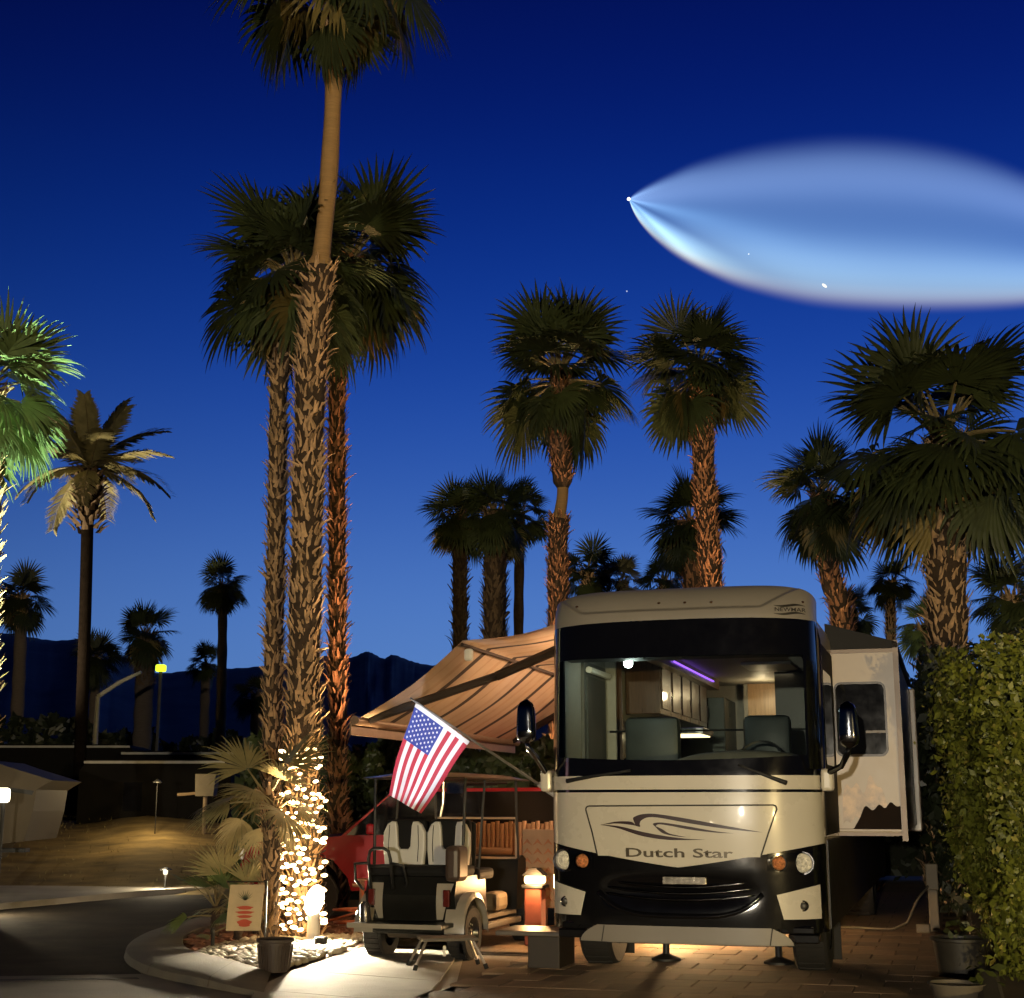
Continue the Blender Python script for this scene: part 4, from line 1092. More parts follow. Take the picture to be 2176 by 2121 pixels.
lamp('saloon_lamp', 'AREA', (.15, 6.2, 3.22), 7, (1, .80, .52), rv, rect=(.8, 1.6), aim=(.15, 6.2, 0))
lamp('bath_lamp', 'POINT', (a.x * .5 + b.x * .5, 7.3, 3.1), 9, (1, .74, .44), rv, .06)

# ---- awning over the patio side
AY0, AY1 = 1.85, 8.2
A_, B_, C_ = (-HW - .06, 3.60), (-2.70, 3.365), (-3.96, 2.50)
awn = bpy.data.objects.new('awning', None); COL.objects.link(awn); awn.parent = rv
fab = M('awning fabric', (.46, .33, .22), .85, var=.10, scale=3, bump=.15, bscale=120)
fab_d = M('awning dark stripe', (.035, .02, .014), .85, var=.2)
fab_m = M('awning tan stripe', (.42, .285, .18), .85, var=.15)
mb = MB(); ny = 126
stripes = []
for j in range(ny + 1):
    y = AY0 + (AY1 - AY0) * j / ny; row = []
    for i in range(25):
        t = i / 24
        if t < .5: q = t / .5; x, z = A_[0] + (B_[0] - A_[0]) * q, A_[1] + (B_[1] - A_[1]) * q - .03 * math.sin(q * PI)
        else: q = (t - .5) / .5; x, z = B_[0] + (C_[0] - B_[0]) * q, B_[1] + (C_[1] - B_[1]) * q - .05 * math.sin(q * PI)
        z += (.012 * math.sin(y * 2.1 + t * 3) + .006 * math.sin(y * 6.0 + t * 2)) * (.25 + math.sin(min(1, abs(t - .5) * 2) * PI)) - .02 * math.sin(t * 2 * PI) ** 2
        row.append((x, y, z))
    stripes.append(row)
for j in range(ny):
    y = (j + .5) / ny * (AY1 - AY0); ph = (y % 1.05)
    mi = 1 if ph > .90 else (2 if (.30 < ph < .36 or .60 < ph < .70) else 0)
    mb.grid([stripes[j], stripes[j + 1]], mi)
mb.build('fabric', [fab, fab_d, fab_m], awn, smooth='all')
mb = MB(); mb.tube([(C_[0], AY0 - .05, C_[1]), (C_[0], AY1, C_[1])], .055, 10); mb.box((C_[0] - .05, AY0 - .06, C_[1] - .16), (C_[0] - .03, AY1, C_[1] - .02)); mb.build('lead_rail', M('rail bronze', (.30, .20, .13), .35, .5), awn, smooth=True)
mb = MB(); mb.box((-HW - .14, AY0 - .1, 3.44), (-HW - .005, AY1, 3.60), bev=.04); mb.build('awning_case', white_plastic, awn)
mb = MB(); mb.tube([(B_[0], AY0 - .02, B_[1] - .05), (B_[0], AY1, B_[1] - .05)], .022, 8); mb.build('rafter_bar', fab_d, awn)
for y0, e in ((AY0 + .12, 1.0), (AY1 - .2, -1.0)):
    sh = Vector((-HW - .10, y0, 3.34)); el = Vector((-2.62, y0 + e * .95, 3.06)); en = Vector((C_[0] + .04, y0 + e * .15, C_[1] + .02))
    mb = MB(); mb.tube([sh, el], .06, 8); mb.tube([el, en], .05, 8); mb.build('folding_arm', M('arm dark', (.02, .015, .012), .5, .2), awn, smooth=True)
    mb = MB(); mb.box(sh - Vector((.06, .07, .12)), sh + Vector((.09, .07, .10)), bev=.03); mb.build('shoulder_bracket', white_plastic, awn)
    p_ = Vector((B_[0] + .06, y0 - .08, B_[1] - .16)); mb = MB(); mb.box(p_ - Vector((.05, .04, .07)), p_ + Vector((.05, .04, .07)), bev=.03); mb.build('arm_end_cap', white_plastic, awn)
mb = MB(); mb.box((-HW - .05, 2.4, 3.26), (-HW - .01, 8.0, 3.29)); mb.build('light_strip', glow('awning strip', (1, .55, .26), 7), awn)
lamp('awning_lamp', 'AREA', (-HW - .15, 5.0, 3.15), 100, (1, .63, .36), rv, rect=(5.2, .12), aim=(-3.6, 5.0, 2.7))

for x_, y_ in ((-.62, 3.3), (-.2, 5.2)):  # glowing pucks added under the coach to brighten the paving
    mb = MB(); mb.lathe([(.001, .425), (.04, .425), (.045, .46)], 12, 0, T((x_, y_, 0))); mb.build('added_underlight', glow('added underglow', (1, .62, .28), 8), rv)
    lamp('added_underlamp', 'POINT', (x_, y_, .40), 110, (1, .60, .26), rv, .03)

# ================================================================== FLAG
FD = 13.75
P0, P1 = at(884, 1493, FD), at(998, 1576, FD + .12)
Q0, Q1 = at(826, 1690, FD + .02), at(895, 1729, FD + .16)
tip = at(872, 1484, FD - .02); root_p = lw(-1.30, .62, 1.66)
flag = thing('flag', 'stars and stripes flag hanging lit from a slanted pole on the coach', 'flag', root_p)
mb = MB(); mb.tube([Vector((0, 0, 0)), tip - root_p], [.014, .010], 8); mb.build('flag_pole', M('flag pole', (.25, .24, .22), .3, .6), flag)
mb = MB(); d_ = (tip - root_p).normalized(); mb.tube([d_ * -.02, d_ * .22], .026, 10); mb.build('pole_holder', white_plastic, flag)
def cloth(s_, t_, off=0.0):      # s along the hoist, t towards the fly
    a = P0.lerp(P1, s_); b = Q0.lerp(Q1, s_)
    p = a.lerp(b, t_)
    p = p + Vector((.006 * math.sin(t_ * 7 + s_ * 3), -.032 * math.sin(s_ * 9 + t_ * 2.2) * (.25 + t_) - .015 * math.sin(s_ * 21 + t_ * 4) * t_ - off, 0)) + Vector((-.018, 0, .01)) * math.sin(t_ * PI) * (1 - s_)
    return p - root_p
red, white, blue = M('flag red', (.42, .03, .05), .8, var=.1), M('flag white', (.72, .71, .70), .8, var=.05), M('flag blue', (.03, .05, .26), .8, var=.1)
mb = MB(); NS, NT = 52, 40
G = [[cloth(i / NS, j / NT) for j in range(NT + 1)] for i in range(NS + 1)]
vs = [p for r_ in G for p in r_]; mb.v = [tuple(p) for p in vs]
for i in range(NS):
    for j in range(NT):
        st = int((i + .5) / NS * 13); mi = 0 if st % 2 == 0 else 1
        if (i + .5) / NS < 7 / 13 and (j + .5) / NT < .40: mi = 2
        if (j + .5) / NT < .045: mi = 1
        mb.face((i * (NT + 1) + j, i * (NT + 1) + j + 1, (i + 1) * (NT + 1) + j + 1, (i + 1) * (NT + 1) + j), mi)
cl_o = mb.build('cloth', [red, white, blue], flag, smooth='all')
tl = MB()
for k in range(9):
    for q in range(6 if k % 2 == 0 else 5):
        s0 = (k + 1) / 10 * 7 / 13; t0 = .05 + (.345) * ((q + (.5 if k % 2 == 0 else 1.0)) / 6)
        pts = []
        for v in range(10):
            rr = .020 if v % 2 == 0 else .009; a = PI / 2 + v * PI / 5
            pts.append(cloth(s0 + rr * math.sin(a) * 1.05, t0 + rr * math.cos(a) * .85, .004))
        c = cloth(s0, t0, .004); mb = MB(); mb.add([c] + pts, [(0, 1 + v, 1 + (v + 1) % 10) for v in range(10)]); mb.build('star', white, cl_o, fix=False)
fl_src = lw(-1.42, .30, 1.95)
FS = Vector((-1.25, 9.0, .30)); fmid = P0.lerp(Q1, .45)
lamp('flag_spot', 'SPOT', FS + Vector((0, .06, .06)), 1500, (.72, .79, 1.0), None, .03, aim=fmid, cone=12, blend=.5)
fx = thing('flag_spotlight', 'small ground spotlight aimed up at the flag', 'spotlight', Vector((FS.x, FS.y, .0)))
mb = MB(); mb.tube([(0, 0, 0), (0, 0, .26)], .012, 6); mb.build('stake', black_mat, fx)
mb = MB(); mb.lathe([(.001, -.07), (.035, -.06), (.045, .03), (.04, .035)], 12, 0, T((0, 0, .30)) @ (fmid - FS).to_track_quat('Z', 'Y').to_matrix().to_4x4()); mb.build('head', black_mat, fx)

# ================================================================== GOLF CART
CB = gr(897, 2036); CA = R(-19)
cart = thing('golf_cart', 'black and cream golf cart seen from behind with white rear-facing seats', 'golf cart', Vector((CB.x, CB.y, 0)), CA)
cart_cream = M('cart cream', (.30, .27, .22), .3, var=.06, coat=.5); cart_blk = M('cart black', (.008, .008, .007), .35, var=.2, spec=.25)
vinyl_w = M('white vinyl', (.62, .61, .57), .45, var=.05); vinyl_b = M('black vinyl', (.010, .010, .010), .7, spec=.15)
# chassis and bodywork (x right, y forward)
mb = MB(); mb.box((-.46, -.30, .26), (.46, 2.35, .36), bev=.03); mb.build('chassis', cart_blk, cart)
mb = MB()
mb.prism([(-.30, .40), (-.36, .66), (-.30, .84), (.55, .84), (.62, .40)], -.50, .50, 'x'); mb.build('rear_body', cart_blk, cart)
for s_ in (-1, 1):
    mb = MB(); P = []
    for k in range(13):
        a = PI * (k / 12); y = -.02 - .37 * math.cos(a) ; z = .28 + .40 * math.sin(a) ** .8
        P.append([(s_ * .40, y, z), (s_ * .60, y, z), (s_ * .615, y * 1.0, z - .05)])
    mb.grid(P); mb.build('fender', cart_cream, cart, smooth=True)
    mb = MB(); P = []
    for k in range(9):
        t = k / 8; P.append([(s_ * (.30 + .0 * t), -.345 - .03 * math.sin(t * PI), .42 + .36 * t), (s_ * (.36 + .12 * t), -.33 - .03 * math.sin(t * PI), .42 + .36 * t)])
    mb.grid(P); mb.build('tail_trim', cart_cream, cart, smooth=True)
    mb = MB(); mb.box((s_ * .42 - .035, -.40, .55), (s_ * .42 + .035, -.36, .72), bev=.01); mb.build('tail_light', M('tail lens', (.10, .015, .012), .15, coat=1), cart)
    wheel(cart, (s_ * .47, 0, .275), .275, .21, flip=s_, rim=M('cart rim', (.10, .10, .10), .3, .8))
    wheel(cart, (s_ * .47, 2.0, .275), .275, .21, flip=s_, rim=MATS['cart rim'])
# rear foot deck and its grab bars
mb = MB(); mb.box((-.52, -.72, .35), (.50, -.28, .395), bev=.01); mb.build('foot_deck', cart_blk, cart)
mb = MB(); mb.box((-.53, -.745, .352), (.51, -.715, .40), bev=.006); mb.build('deck_edge', cart_cream, cart)
mb = MB()
mb.tube([(-.43, -.38, .72), (-.43, -.46, 1.02), (-.41, -.47, 1.10), (-.36, -.475, 1.13), (-.25, -.475, 1.13), (-.20, -.47, 1.10), (-.18, -.46, 1.02), (-.18, -.38, .72)], .018, 8)
mb.tube([(-.43, -.45, .95), (-.18, -.45, .95)], .016, 8); mb.tube([(-.43, -.46, .98), (-.60, -.43, .97), (-.62, -.36, .80), (-.55, -.3, .70)], .015, 8); mb.tube([(-.18, -.46, .98), (-.05, -.43, .96), (-.03, -.36, .78), (-.10, -.3, .70)], .015, 8)
mb.build('grab_bar', black_mat, cart, smooth='all')
mb = MB(); mb.tube([(-.42, -.52, .40), (-.42, -.54, .56), (-.42, -.54, .60)], [.06, .055, .03], 12); mb.build('water_bottle', M('smoked metal', (.16, .15, .14), .25, .8), cart, smooth=True)
# seats: cushion, two backs with white bolsters
mb = MB(); mb.box((-.52, -.30, .84), (.52, .22, .95), bev=.04); mb.build('rear_seat_cushion', vinyl_b, cart)
for cx_ in (-.255, .255):
    mb = MB(); mb.box((cx_ - .235, .10, .93), (cx_ + .235, .20, 1.42), bev=.04, M4=T((0, 0, 0))); sb = mb.build('seat_back', vinyl_b, cart, smooth=True)
    up = [(-.225, .93), (-.245, 1.10), (-.245, 1.28), (-.20, 1.37), (-.15, 1.40), (-.10, 1.395), (-.085, 1.35), (-.072, 1.14), (-.05, 1.11), (.05, 1.11), (.072, 1.14), (.085, 1.35), (.10, 1.395), (.15, 1.40), (.20, 1.37), (.245, 1.28), (.245, 1.10), (.225, .93), (.17, .90), (-.17, .90)]
    bm = bmesh.new(); vf = [bm.verts.new((cx_ + x * .98, .055, z)) for x, z in up]; vb = [bm.verts.new((cx_ + x, .105, z)) for x, z in up]; nn = len(up)
    bm.faces.new(vf); bm.faces.new(vb[::-1])
    for q in range(nn): bm.faces.new((vf[q], vb[q], vb[(q + 1) % nn], vf[(q + 1) % nn]))
    bmesh.ops.recalc_face_normals(bm, faces=bm.faces)
    bmesh.ops.bevel(bm, geom=[e for e in bm.edges if e.verts[0] in vf and e.verts[1] in vf], offset=.018, segments=2, affect='EDGES', profile=.5)
    me = bpy.data.meshes.new('bolster'); bm.to_mesh(me); bm.free(); me.materials.append(vinyl_w); link('bolster', me, sb)
    for sx in (-1, 1):
        mb = MB(); mb.tube([(cx_ + sx * .165, .052, .98), (cx_ + sx * .175, .050, 1.15), (cx_ + sx * .165, .052, 1.36)], .004, 5); mb.build('piping', vinyl_b, sb)
    mb = MB(); mb.box((cx_ - .235, .24, .9), (cx_ + .235, .33, 1.40), bev=.04); mb.build('front_seat_back', vinyl_b, cart)
mb = MB(); mb.box((-.52, .30, .78), (.52, .80, .90), bev=.04); mb.build('front_seat_cushion', vinyl_b, cart)
mb = MB(); mb.box((.40, -.42, .80), (.56, -.10, 1.16), bev=.05); mb.build('arm_rest', M('arm rest', (.06, .04, .03), .4), cart)
# cowl, dash, wheel
mb = MB(); mb.prism([(1.55, .40), (1.60, .95), (1.75, 1.0), (2.30, .80), (2.45, .62), (2.45, .40)], -.52, .52, 'x'); mb.build('front_cowl', cart_blk, cart)
mb = MB(); mb.box((-.50, .62, .36), (.50, 1.6, .40)); mb.box((.46, .45, .26), (.56, 1.62, .33), bev=.02); mb.build('floor_pan', M('floor mat', (.10, .08, .06), .6), cart)
mb = MB(); mb.lathe([(.15, 0), (.165, .012), (.18, 0), (.165, -.012), (.15, 0)], 20, 0, T((-.25, 1.35, 1.12)) @ rot(0, 0, R(-50))); mb.tube([(-.25, 1.6, .9), (-.25, 1.35, 1.12)], .02, 6); mb.build('steering_wheel', black_mat, cart)
# roof on posts and folding windshield
mb = MB(); P = []
for i in range(17):
    t = i / 16; x = -.58 + 1.16 * t; row = []
    for j in range(17):
        f = j / 16; y = -.30 + 2.15 * f; e = 1 - (2 * t - 1) ** 4; e2 = 1 - (2 * f - 1) ** 6
        row.append((x, y, 1.86 + .06 * e * e2))
    P.append(row)
mb.grid(P); Pb = [[(p[0], p[1], 1.845 + (p[2] - 1.86) * .3) for p in r_] for r_ in P]; mb.grid(Pb, flip=True)
for E_ in ([(P[0][j], Pb[0][j]) for j in range(17)], [(P[-1][j], Pb[-1][j]) for j in range(17)], [(P[i][0], Pb[i][0]) for i in range(17)], [(P[i][-1], Pb[i][-1]) for i in range(17)]): mb.grid([list(e) for e in E_])
mb.build('roof', M('cart roof', (.05, .042, .03), .35, coat=.4), cart, smooth=True)
for s_ in (-1, 1):
    for pa, pb, r_ in (((s_ * .50, -.15, .84), (s_ * .52, -.12, 1.85), .018), ((s_ * .50, 1.66, .95), (s_ * .51, 1.55, 1.85), .018), ((s_ * .51, .5, 1.84), (s_ * .5, .35, .9), .015)):
        mb = MB(); mb.tube([pa, pb], r_, 8); mb.build('roof_post', black_mat, cart, smooth=True)
mb = MB(); mb.box((-.48, 1.615, .98), (.48, 1.625, 1.42)); mb.build('windshield', glass('cart glass', (.80, .74, .66), .9), cart)
mb = MB(); mb.tube([(-.49, 1.62, 1.42), (.49, 1.62, 1.42)], .014, 6); mb.tube([(-.49, 1.62, .97), (.49, 1.62, .97)], .014, 6); mb.tube([(.49, 1.62, .97), (.49, 1.62, 1.42)], .012, 6); mb.build('windshield_frame', M('frame tan', (.40, .30, .22), .4), cart)
mb = MB(); mb.box((-.30, -.28, .22), (.22, .2, .34), bev=.04); mb.tube([(-.45, 0, .275), (.45, 0, .275)], .04, 8); mb.build('rear_axle', M('axle', (.10, .08, .06), .5, .5), cart)
mb = MB(); mb.box((-.22, 1.20, 1.70), (.0, 1.26, 1.82)); mb.tube([(.10, .3, 1.82), (.10, .3, 1.60), (.07, .29, 1.45)], .018, 6); mb.build('hanging_mirror', chrome, cart)
# cargo: small bags on the cart's side
mb = MB(); mb.box((.30, .95, .41), (.50, 1.35, .62), bev=.06); o = mb.build('tote_bag', M('canvas', (.12, .09, .055), .8), None)
o.location = cart.location; o.rotation_euler = (0, 0, CA); tag(o, 'tan canvas bag on the golf cart floor', 'bag')

# ================================================================== RED PICKUP
TB = at(930, 1900, 20.6); tr = thing('parked_car', 'red sport utility car parked side-on behind the golf cart', 'car', Vector((TB.x, 20.6, 0)), R(6))
red_p = M('truck red', (.30, .009, .014), .45, var=.06, coat=.15, spec=.25); tw = .92
mb = MB(); poly = [(-2.62, .45), (-2.66, .80), (-2.55, 1.02), (-2.40, 1.07), (-1.35, 1.16), (-.70, 1.72), (-.50, 1.78), (1.9, 1.80), (2.35, 1.70), (2.62, 1.2), (2.74, 1.0), (2.74, .5), (2.2, .45), (2.15, .62), (1.95, .85), (1.65, .92), (1.35, .85), (1.15, .62), (1.1, .45), (-1.2, .45), (-1.25, .62), (-1.45, .85), (-1.75, .92), (-2.05, .85), (-2.25, .62), (-2.3, .45)]
mb.prism(poly, -tw, tw, 'y'); bd = mb.build('body', red_p, tr)
mb = MB(); mb.prism([(-1.28, 1.17), (-.72, 1.68), (-.5, 1.74), (1.9, 1.75), (2.3, 1.66), (2.5, 1.2)], -tw - .006, -tw + .02, 'y'); mb.build('side_window', MATS['dark tinted pane'], tr)
mb = MB(); mb.grid([[(-1.33, -tw * .9, 1.185), (-1.33, tw * .9, 1.185)], [(-.72, -tw * .85, 1.735), (-.72, tw * .85, 1.735)]]); mb.build('windshield', MATS['dark tinted pane'], tr)
for x in (-1.75, 1.65):
    for s_ in (-1, 1):
        mb = MB(); M4 = T((x, s_ * .80, .38)) @ Matrix.Rotation(PI / 2 * s_, 4, 'X')
        mb.lathe([(.2, -.12), (.36, -.12), (.385, -.08), (.385, .08), (.36, .12), (.2, .12)], 24, 0, M4); wq = mb.build('wheel', rubber, tr, smooth=True)
        mb = MB(); mb.lathe([(.01, -.08), (.08, -.09), (.2, -.05), (.24, -.12)], 18, 0, M4); mb.build('rim', steel, wq, smooth=True)
mb = MB(); mb.box((-2.70, -.75, .85), (-2.62, -.45, 1.0), bev=.02); mb.build('headlight', lens_w, tr)
mb = MB(); mb.box((-2.74, -.9, .42), (-2.6, .9, .62), bev=.03); mb.build('bumper', chrome, tr)
mb = MB(); mb.tube([(-.45, -.75, 1.84), (.9, -.75, 1.86)], .02, 6); mb.tube([(-.45, .75, 1.84), (.9, .75, 1.86)], .02, 6); mb.build('roof_rail', black_mat, tr)
mb = MB(); mb.box((-1.02, -tw - .14, 1.18), (-.9, -tw - .01, 1.32), bev=.03); mb.build('wing_mirror', red_p, tr)

# ================================================================== PATIO UNDER THE AWNING
def wbox(name, u0, u1, v0, v1, D, depth, mat, label, cat, bev=.02, ground=True):
    a, b = at(u0, v1, D), at(u1, v0, D); z0 = .03 if ground else a.z
    o = thing(name, label, cat, Vector(((a.x + b.x) / 2, D, z0)), -YAW)
    return o, (b.x - a.x), b.z - z0
# low stucco screen wall with terracotta pattern
tc_m = M('terracotta', (.42, .17, .075), .7, var=.35, scale=9, bump=.3)
o, w_, h_ = wbox('tile_screen', 1108, 1200, 1762, 2000, 17.2, .1, None, 'orange patterned tile screen beside the coach step', 'screen')
mb = MB(); mb.box((-w_ / 2, 0, 0), (w_ / 2, .08, h_), bev=.01); mb.build('panel', M('stucco tan', (.42, .27, .16), .8, var=.15), o)
for i in range(4):
    for j in range(10):
        mb = MB(); x = -w_ / 2 + (i + .5) * w_ / 4; z = .12 + j * (h_ - .2) / 10
        mb.prism([(x - w_ / 9, z), (x, z + .035), (x + w_ / 9, z), (x, z + .075)], -.015, .004, 'y'); mb.build('tile', tc_m, o)
# lantern on a stand
lp = at(1137, 1862, 16.7)
ln = thing('patio_lantern', 'glowing warm lantern on a red stand beside the coach', 'lantern', Vector((lp.x, lp.y, .03)), -YAW)
mb = MB(); mb.box((-.10, -.1, 0), (.10, .1, lp.z - .16), bev=.015); mb.build('stand', M('red stand', (.22, .055, .028), .6), ln)
mb = MB(); mb.box((-.13, -.13, lp.z - .16), (.13, .13, lp.z - .12), bev=.01); mb.build('base', black_mat, ln)
mb = MB(); mb.box((-.11, -.09, lp.z - .115), (.11, .09, lp.z - .02), bev=.03); mb.build('lamp_glass', glow('lantern', (1, .62, .26), 7), ln)
mb = MB(); mb.prism([(-.13, lp.z - .02), (.13, lp.z - .02), (.04, lp.z + .06), (-.04, lp.z + .06)], -.1, .1, 'y'); mb.build('cap', black_mat, ln)
lamp('lantern_lamp', 'POINT', lp + Vector((-.02, -.18, -.05)), 42, (1, .55, .22), None, .08)
# shelf rack with small things, half seen behind the cart windshield
rk, w_, h_ = wbox('patio_table', 1010, 1120, 1836, 2000, 18.6, .6, None, 'wooden patio table behind the golf cart windshield', 'table')
mb = MB(); mb.box((-w_ / 2, -.4, h_ - .05), (w_ / 2, .4, h_), bev=.01); mb.build('table_top', wood_l, rk)
for sx in (-1, 1):
    for sy in (-1, 1):
        mb = MB(); mb.box((sx * (w_ / 2 - .06) - .03, sy * .34 - .03, 0), (sx * (w_ / 2 - .06) + .03, sy * .34 + .03, h_ - .05)); mb.build('leg', wood_l, rk)
bs = at(1042, 1830, 18.5); bk_o = thing('fruit_bowl', 'tan round bowl standing on the patio table', 'bowl', Vector((bs.x, 18.5, rk.location.z + h_)), 0)
mb = MB(); mb.lathe([(.08, 0), (.18, .03), (.26, .12), (.28, .2), (.265, .2), (.24, .12), (.15, .045), (.01, .04)], 24); mb.build('bowl', M('clay', (.40, .24, .14), .6, var=.2), bk_o, smooth='all')
# bamboo screen behind the table
bp0, bp1 = at(985, 1900, 19.4), at(1195, 1752, 19.4); bsn = thing('bamboo_screen', 'tan bamboo screen standing behind the patio table', 'screen', Vector((bp0.x, 19.4, .03)))
bw, bhh = bp1.x - bp0.x, bp1.z; nsl = 22
for k in range(nsl):
    mb = MB(); x = (k + .5) * bw / nsl; mb.tube([(x, 0, 0), (x, 0, bhh * .5), (x, .004, bhh + .02 * math.sin(k * 2.1))], bw / nsl * .47, 8); mb.build('slat', M('bamboo', (.40, .23, .12), .6, var=.3, scale=7, rnd=.25, stretch=(1, 1, .2)), bsn, smooth='all')
for z in (.3, bhh - .2):
    mb = MB(); mb.tube([(0, .05, z), (bw, .05, z)], .02, 6); mb.build('rail', wood_l, bsn)
# stepping box and step at the entry door
sbx = thing('entry_step_box', 'dark box with a step plate beside the coach front wheel', 'step', lw(-1.52, .95, .03), -YAW)
mb = MB(); mb.box((-.10, -.25, 0), (.22, .35, .30), bev=.01); mb.build('box', M('step box brown', (.03, .022, .016), .6), sbx)
mb = MB(); mb.box((-.42, -.28, .30), (.26, .38, .345), bev=.008); mb.build('step_plate', M('step plate', (.14, .12, .10), .4, .4), sbx)
mb = MB(); mb.box((-.08, .4, .345), (.18, .85, .52), bev=.01); mb.build('upper_step', black_gloss, sbx)
# folding stool
sp_ = gr(950, 2062); stl = thing('step_stool', 'small folding step stool with splayed legs in front of the cart', 'stool', Vector((sp_.x, sp_.y, .03)), R(12))
st_m = M('stool metal', (.36, .32, .27), .35, .6)
mb = MB(); mb.box((-.27, -.17, .255), (.27, .17, .285), bev=.01); mb.build('top', M('stool top', (.24, .20, .16), .6, var=.3), stl)
mb = MB(); mb.tube([(-.27, -.17, .27), (.27, -.17, .27), (.27, .17, .27), (-.27, .17, .27), (-.27, -.17, .27)], .014, 6); mb.build('rim', st_m, stl)
for sx in (-1, 1):
    for sy in (-1, 1):
        mb = MB(); mb.tube([(sx * .23, sy * .13, .26), (sx * .34, sy * .22, .03)], .014, 8); lg = mb.build('leg', st_m, stl, smooth=True)
        mb = MB(); mb.tube([(sx * .335, sy * .215, .045), (sx * .35, sy * .228, 0)], .022, 8); mb.build('rubber_foot', rubber, lg)
mb = MB(); mb.box((-.075, -.20, .12), (-.045, -.185, .22), bev=.004); mb.build('latch', white_plastic, stl)

# ================================================================== HEDGES AND PLANTS
def leaf_cloud(pts, nrm, size, rg, aspect=.55):
    n = len(pts); t = rg.normal(size=(n, 3)); t -= nrm * (t * nrm).sum(1, keepdims=True) * .4; t /= np.linalg.norm(t, axis=1, keepdims=True)
    b = np.cross(t, nrm + rg.normal(scale=.5, size=(n, 3))); b /= np.linalg.norm(b, axis=1, keepdims=True) + 1e-9
    s = size * (.4 + 1.3 * rg.uniform(0, 1, (n, 1)) ** 1.6)
    v = np.stack([pts - t * s, pts + b * s * aspect, pts + t * s, pts - b * s * aspect], 1).reshape(-1, 3)
    f = np.arange(n * 4).reshape(n, 4)
    return v, f
def cloud_obj(name, v, f, mat, parent):
    me = bpy.data.meshes.new(name); me.from_pydata(v.tolist(), [], f.tolist()); me.materials.append(mat); me.update()
    return link(name, me, parent)
def leafy(name, col, rnd=0):
    m = M(name, col, .45, var=.55, scale=2.2)
    return m
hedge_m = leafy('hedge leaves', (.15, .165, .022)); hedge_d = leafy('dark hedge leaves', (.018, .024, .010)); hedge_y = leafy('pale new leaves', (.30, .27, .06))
def hedge(label, y0, y1, x0, x1, h0, h1, n, size, mat, seed, bulge=.35, foot=.1, extra=None, group=None, undercut=.5):
    rg = np.random.default_rng(seed); root = thing('hedge', label, 'hedge', LOT, -YAW, group)
    def surf(n):
        f = rg.uniform(0, 1, n); y = y0 + (y1 - y0) * rg.uniform(0, 1, n); P = np.zeros((n, 3)); N = np.zeros((n, 3))
        hh = h0 + (h1 - h0) * (y - y0) / (y1 - y0) + .22 * np.sin(y * 2.3) + .14 * np.sin(y * 5.1 + 1)
        kind = rg.uniform(0, 1, n); tf = rg.uniform(0, 1, n)
        xl = x0 + undercut * (1 - np.minimum(1, tf * 2.2)) ** 1.3 - bulge * np.sin(tf * 7 + y * 1.7) * .3 - .10 * np.sin(y * 3.7 + tf * 4)
        s_front = kind < .62; s_top = (kind >= .62) & (kind < .80); s_end = kind >= .80
        P[s_front] = np.stack([xl, y, foot + tf * hh], 1)[s_front]; N[s_front] = (-1, -.2, .2)
        xx = x0 + (x1 - x0) * tf; P[s_top] = np.stack([xx, y, foot + hh * (1 + .10 * tf) + .1 * np.sin(xx * 4)], 1)[s_top]; N[s_top] = (0, -.2, 1)
        ye = np.full(n, y0) + .25 * (rg.uniform(0, 1, n)) + .12 * np.sin(xx * 5); zz = foot + rg.uniform(0, 1, n) * h0 * 1.08
        P[s_end] = np.stack([xx + undercut * np.maximum(0, 1 - zz / h0 * 2.2) * (1 - tf), ye, zz], 1)[s_end]; N[s_end] = (-.2, -1, .2)
        P += N * rg.normal(scale=.07, size=(n, 1)) - N * rg.exponential(.06, size=(n, 1))
        return P, N
    P, N = surf(n); v, f = leaf_cloud(P, N, size, rg); cloud_obj('foliage', v, f, mat, root)
    if extra:
        P, N = surf(extra); v, f = leaf_cloud(P + N * .10, N, size * .8, rg); cloud_obj('new_growth', v, f, hedge_y, root)
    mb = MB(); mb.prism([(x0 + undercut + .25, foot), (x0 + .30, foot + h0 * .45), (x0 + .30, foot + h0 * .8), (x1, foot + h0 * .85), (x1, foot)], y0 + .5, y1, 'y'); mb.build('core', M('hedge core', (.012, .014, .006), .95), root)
    for k in range(6):
        y = y0 + (k + .5) * (y1 - y0) / 6; mb = MB(); mb.tube([(x0 + .7, y, 0), (x0 + .65, y + .1, .6), (x0 + .6, y, 1.2)], [.05, .04, .03], 6); mb.build('stem', stalk, root)
    return root
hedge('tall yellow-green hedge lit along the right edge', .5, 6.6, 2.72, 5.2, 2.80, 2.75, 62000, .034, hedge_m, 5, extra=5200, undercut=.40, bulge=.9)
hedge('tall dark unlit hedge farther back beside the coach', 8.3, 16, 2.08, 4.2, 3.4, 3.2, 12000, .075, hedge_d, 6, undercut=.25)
# hedge behind the patio, across the lot
bh = thing('patio_hedge', 'dark clipped hedge closing the patio behind the red car', 'hedge', (0, 0, 0)); rg = np.random.default_rng(9); n = 9000
x = rg.uniform(-4.6, 2.2, n); tf = rg.uniform(0, 1, n); top_ = 2.55 + .15 * np.sin(x * 3) - .05 * x
P = np.stack([x, 24.5 + .25 * np.sin(x * 2.2 + tf * 6) - .2 * rg.uniform(0, 1, n), top_ * np.sqrt(tf)], 1); N = np.tile(np.array([0, -1, .25]), (n, 1))
v, f = leaf_cloud(P, N, .085, rg); cloud_obj('foliage', v, f, leafy('patio hedge leaves', (.045, .06, .018)), bh)
mb = MB(); mb.box((-4.5, 24.8, 0), (2.1, 25.6, 2.3)); mb.build('core', MATS['hedge core'], bh)
